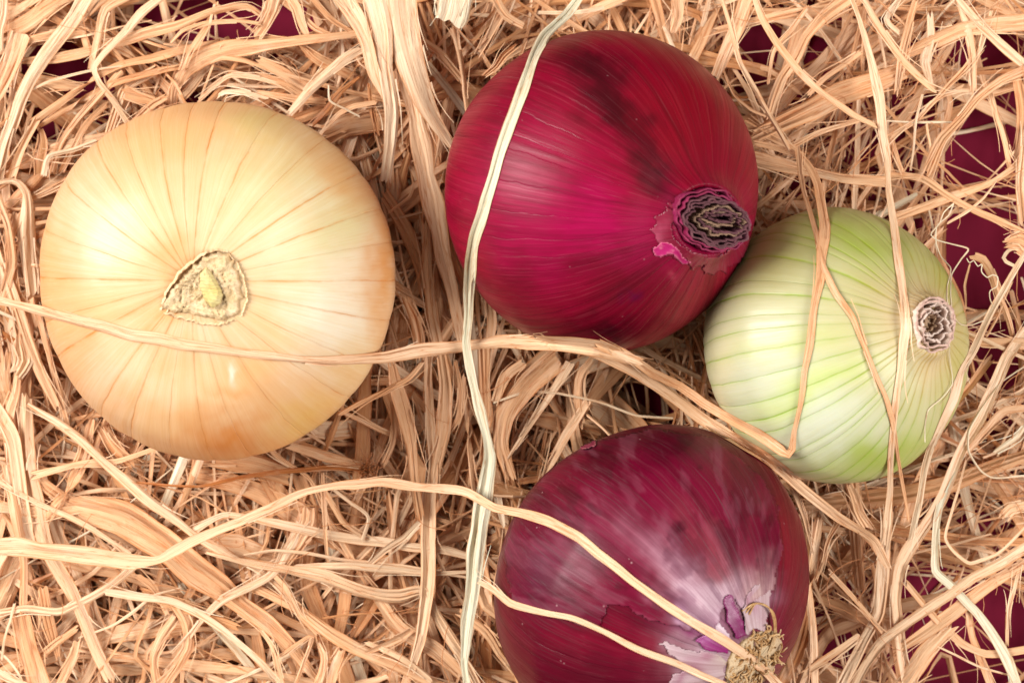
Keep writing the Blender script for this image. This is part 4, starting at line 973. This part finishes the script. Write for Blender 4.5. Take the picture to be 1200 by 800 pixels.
def rand_path(rs, wide):
    x, y = rs.uniform(-120, 1320), rs.uniform(-120, 920); a0, sp = field(x, y)
    a = math.radians(a0+rs.normal(0, sp)+(180 if rs.random() < .5 else 0)); L = rs.uniform(240, 640) if wide else rs.uniform(160, 420); n = max(4, int(L/45))
    curv = rs.normal(0, .06); p = [(x, y)]
    for i in range(n):
        a += curv+rs.normal(0, .06)+(rs.normal(0, .9) if rs.random() < .10 else 0)
        x += math.cos(a)*L/n; y += math.sin(a)*L/n; p.append((x, y))
    p = np.array(p); return p-(p.mean(0)-p[0])*1.0
def pick_w(rs):
    return float(np.clip(rs.choice([rs.uniform(1.5, 4), rs.uniform(3, 8), rs.uniform(7, 14), rs.uniform(14, 26)], p=[.38, .36, .20, .06]), 1.5, 26))
rs = np.random.default_rng(99)
# loose strips on top of the bed, each a thing
cnt = 0
while cnt < 296-len([s for s in STRIPS if not s[5]])-10:
    p = rand_path(rs, False)
    if (in_void(p).mean() > .12) and rs.random() < .8: continue
    if p[:, 0].mean() < 20 or p[:, 0].mean() > 1180 or p[:, 1].mean() < 15 or p[:, 1].mean() > 785: continue
    dz = [math.hypot(p[:, 0].mean()-x, p[:, 1].mean()-y) < r*.95 for x, y, r in ((254, 328, 208), (708, 224, 184), (984, 405, 158), (767, 684, 184))]
    if any(dz): continue
    w0 = min(pick_w(rs), 14); ww = w0*rs.uniform(.6, 1.1, len(p)); ww[0] *= .7; ww[-1] *= .5
    add_strip([(x, y, q) for (x, y), q in zip(p, ww)], rs.uniform(70, 100), float(np.clip(rs.normal(.48, .16), .08, .85)), zamp=8); cnt += 1

# the bed beneath: far more strips than can be counted, one object
Vs, Fs, Us, Es, Ts, o = [], [], [], [], [], 0
NB_ = 3500; k = 0; tries = 0
while k < NB_ and tries < NB_*4:
    tries += 1
    p = rand_path(rs, True); v = in_void(p).mean()
    w0 = pick_w(rs)
    if v > 0 and rs.random() < min(1, .80+v*2)*(1 if w0 > 4.5 else .95): continue
    right = p[:, 0].mean() > 860
    q = rs.random()
    z0 = 5+78*q**1.25
    if right and rs.random() < .15: continue
    if right: w0 = max(1.5, w0*.7)
    ww = w0*rs.uniform(.65, 1.1, len(p)); ww[0] *= .6; ww[-1] *= .5
    A, L = resample(np.c_[p, ww], 15.); n = len(A)
    kk = max(3, int(L/90)+2); z = z0+np.interp(np.linspace(0, 1, n), np.linspace(0, 1, kk), rs.normal(0, 9, kk)); z = np.clip(z, 3, 104)
    C = P(A[:, 0], A[:, 1], z)
    nb = [near(x, y) for x, y in C[:, :2]]
    if any(nb):
        lz = np.array([low_z(x, y) if b else 1e9 for (x, y), b in zip(C[:, :2], nb)])
        if lz.max() < 1e8 and (lz < 60).mean() > .7: continue
        C = P(A[:, 0], A[:, 1], np.maximum(np.minimum(z, lz-3), 2))
    tint = float(np.clip(rs.normal(.44, .17), .03, .9))
    V, F, uv, E, T = ribbon(C, A[:, 2]*1.0, tint, rs, 3 if w0 < 9 else 4, thick=.5, fold=.12, twist=[(rs.uniform(.2, .8), .25, 1)] if rs.random() < .35 else None)
    Vs.append(V); Fs.append(F+o); Us.append(uv); Es.append(E); Ts.append(T); o += len(V); k += 1
V = np.concatenate(Vs)
me = make_mesh('straw_bed', V*S, np.concatenate(Fs), uv=np.concatenate(Us), attrs={'edge': np.concatenate(Es), 'tint': np.concatenate(Ts)}, smooth=False, mats=[STRAW])
tag(link('straw_bed', me), 'dense tangle of dry raffia straw beneath the onions', 'straw', kind='stuff')

# loose hair-fine fibres standing off the straw
ps, rd = [], []
for k in range(420):
    x, y = rs.uniform(-20, 1220), rs.uniform(-20, 820)
    if rs.random() < .45: x = rs.uniform(860, 1220)
    a0, sp = field(x, y); a = math.radians(a0+rs.normal(0, sp+20)); L = rs.uniform(20, 90); c_ = rs.normal(0, .25); q = []; z = rs.uniform(70, 135)
    for i in range(10): q.append(P(np.array(x), np.array(y), z)); a += c_*.6+rs.normal(0, .15); x += math.cos(a)*L/9; y += math.sin(a)*L/9; z += rs.normal(0, 2)
    q = np.array(q)
    if any(near(*t[:2]) for t in q) or (in_void(np.stack(unP(q), 1)).mean() > .3 and rs.random() < .85): continue
    ps.append(q); rd.append(np.full(10, rs.uniform(.3, .6)))
V, F, T = tubes(ps, rd, 4)
tag(link('straw_fuzz', make_mesh('straw_fuzz', V*S, F, uv=np.zeros((len(V), 2)), attrs={'edge': T*0, 'tint': T*0+.5}, mats=[STRAW])), 'stray hair-fine fibres lying over the straw', 'straw', kind='stuff')

# ---------------------------------------------------------------- labels for the strips
LM = [('yellow onion', 254, 328, 208), ('upper red onion', 708, 224, 184), ('white onion', 984, 405, 158), ('lower red onion', 767, 684, 184)]
def describe(A, w_, tint):
    tone = 'rust-brown' if tint < .2 else 'tan' if tint < .36 else 'peach' if tint < .52 else 'light-peach' if tint < .66 else 'cream' if tint < .85 else 'whitish'
    wid = 'hair-thin' if w_ < 3 else 'thin' if w_ < 6 else 'narrow' if w_ < 10 else 'medium' if w_ < 15 else 'broad'
    d = A[-1, :2]-A[0, :2]; L = np.hypot(*np.diff(A[:, :2], axis=0).T).sum(); r = np.hypot(*d)/L
    ang = math.degrees(math.atan2(-d[1], d[0])) % 180
    di = 'level' if ang < 15 or ang > 165 else 'rising right' if ang < 65 else 'upright' if ang < 115 else 'falling right'
    sh = 'straight' if r > .985 else 'bent' if r > .93 else 'curved' if r > .75 else 'hooked'
    x, y = np.clip(A[:, 0].mean(), 0, 1200), np.clip(A[:, 1].mean(), 0, 800)
    nm, cx, cy, R_ = min(LM, key=lambda q: math.hypot(q[1]-x, q[2]-y)-q[3])
    a = math.degrees(math.atan2(cy-y, x-cx)) % 360
    pos = ['right of', 'upper-right of', 'above', 'upper-left of', 'left of', 'lower-left of', 'below', 'lower-right of'][int(((a+22.5) % 360)//45)]
    dist = math.hypot(x-cx, y-cy)-R_
    far = 'close' if dist < 50 else 'near' if dist < 130 else 'far'
    len_ = 'short' if L < 110 else 'long' if L > 260 else ''
    return f"{len_} {wid} {tone} strip, {sh}, {di}, {far} {pos} {nm}".strip(), (x, y)
seen = {}
for rec in STRIPS:
    ob, A, wm, ti, lab, ov, hr = rec
    if lab: xy = (A[:, 0].mean(), A[:, 1].mean())
    else: lab, xy = describe(A, wm, ti)
    seen.setdefault(lab, []).append((ob, xy))
for lab, L in seen.items():
    if len(L) == 1: names = [lab]
    else:
        xs = [q[1][0] for q in L]; ys = [q[1][1] for q in L]; hz = (max(xs)-min(xs)) >= (max(ys)-min(ys))
        L.sort(key=lambda q: q[1][0] if hz else q[1][1]); n = len(L)
        od = {2: ['left' if hz else 'upper', 'right' if hz else 'lower']}.get(n, ['leftmost' if hz else 'topmost']+[['second', 'third', 'fourth', 'fifth', 'sixth'][i]+(' from left' if hz else ' from top') for i in range(n-2)]+['rightmost' if hz else 'lowest'])
        names = [f"{lab}, {od[i]}" for i in range(n)]
    for (ob, _), nm in zip(L, names): tag(ob, nm, 'straw strip', GROUP)
print('strips', len(STRIPS), 'bed', len(Vs))
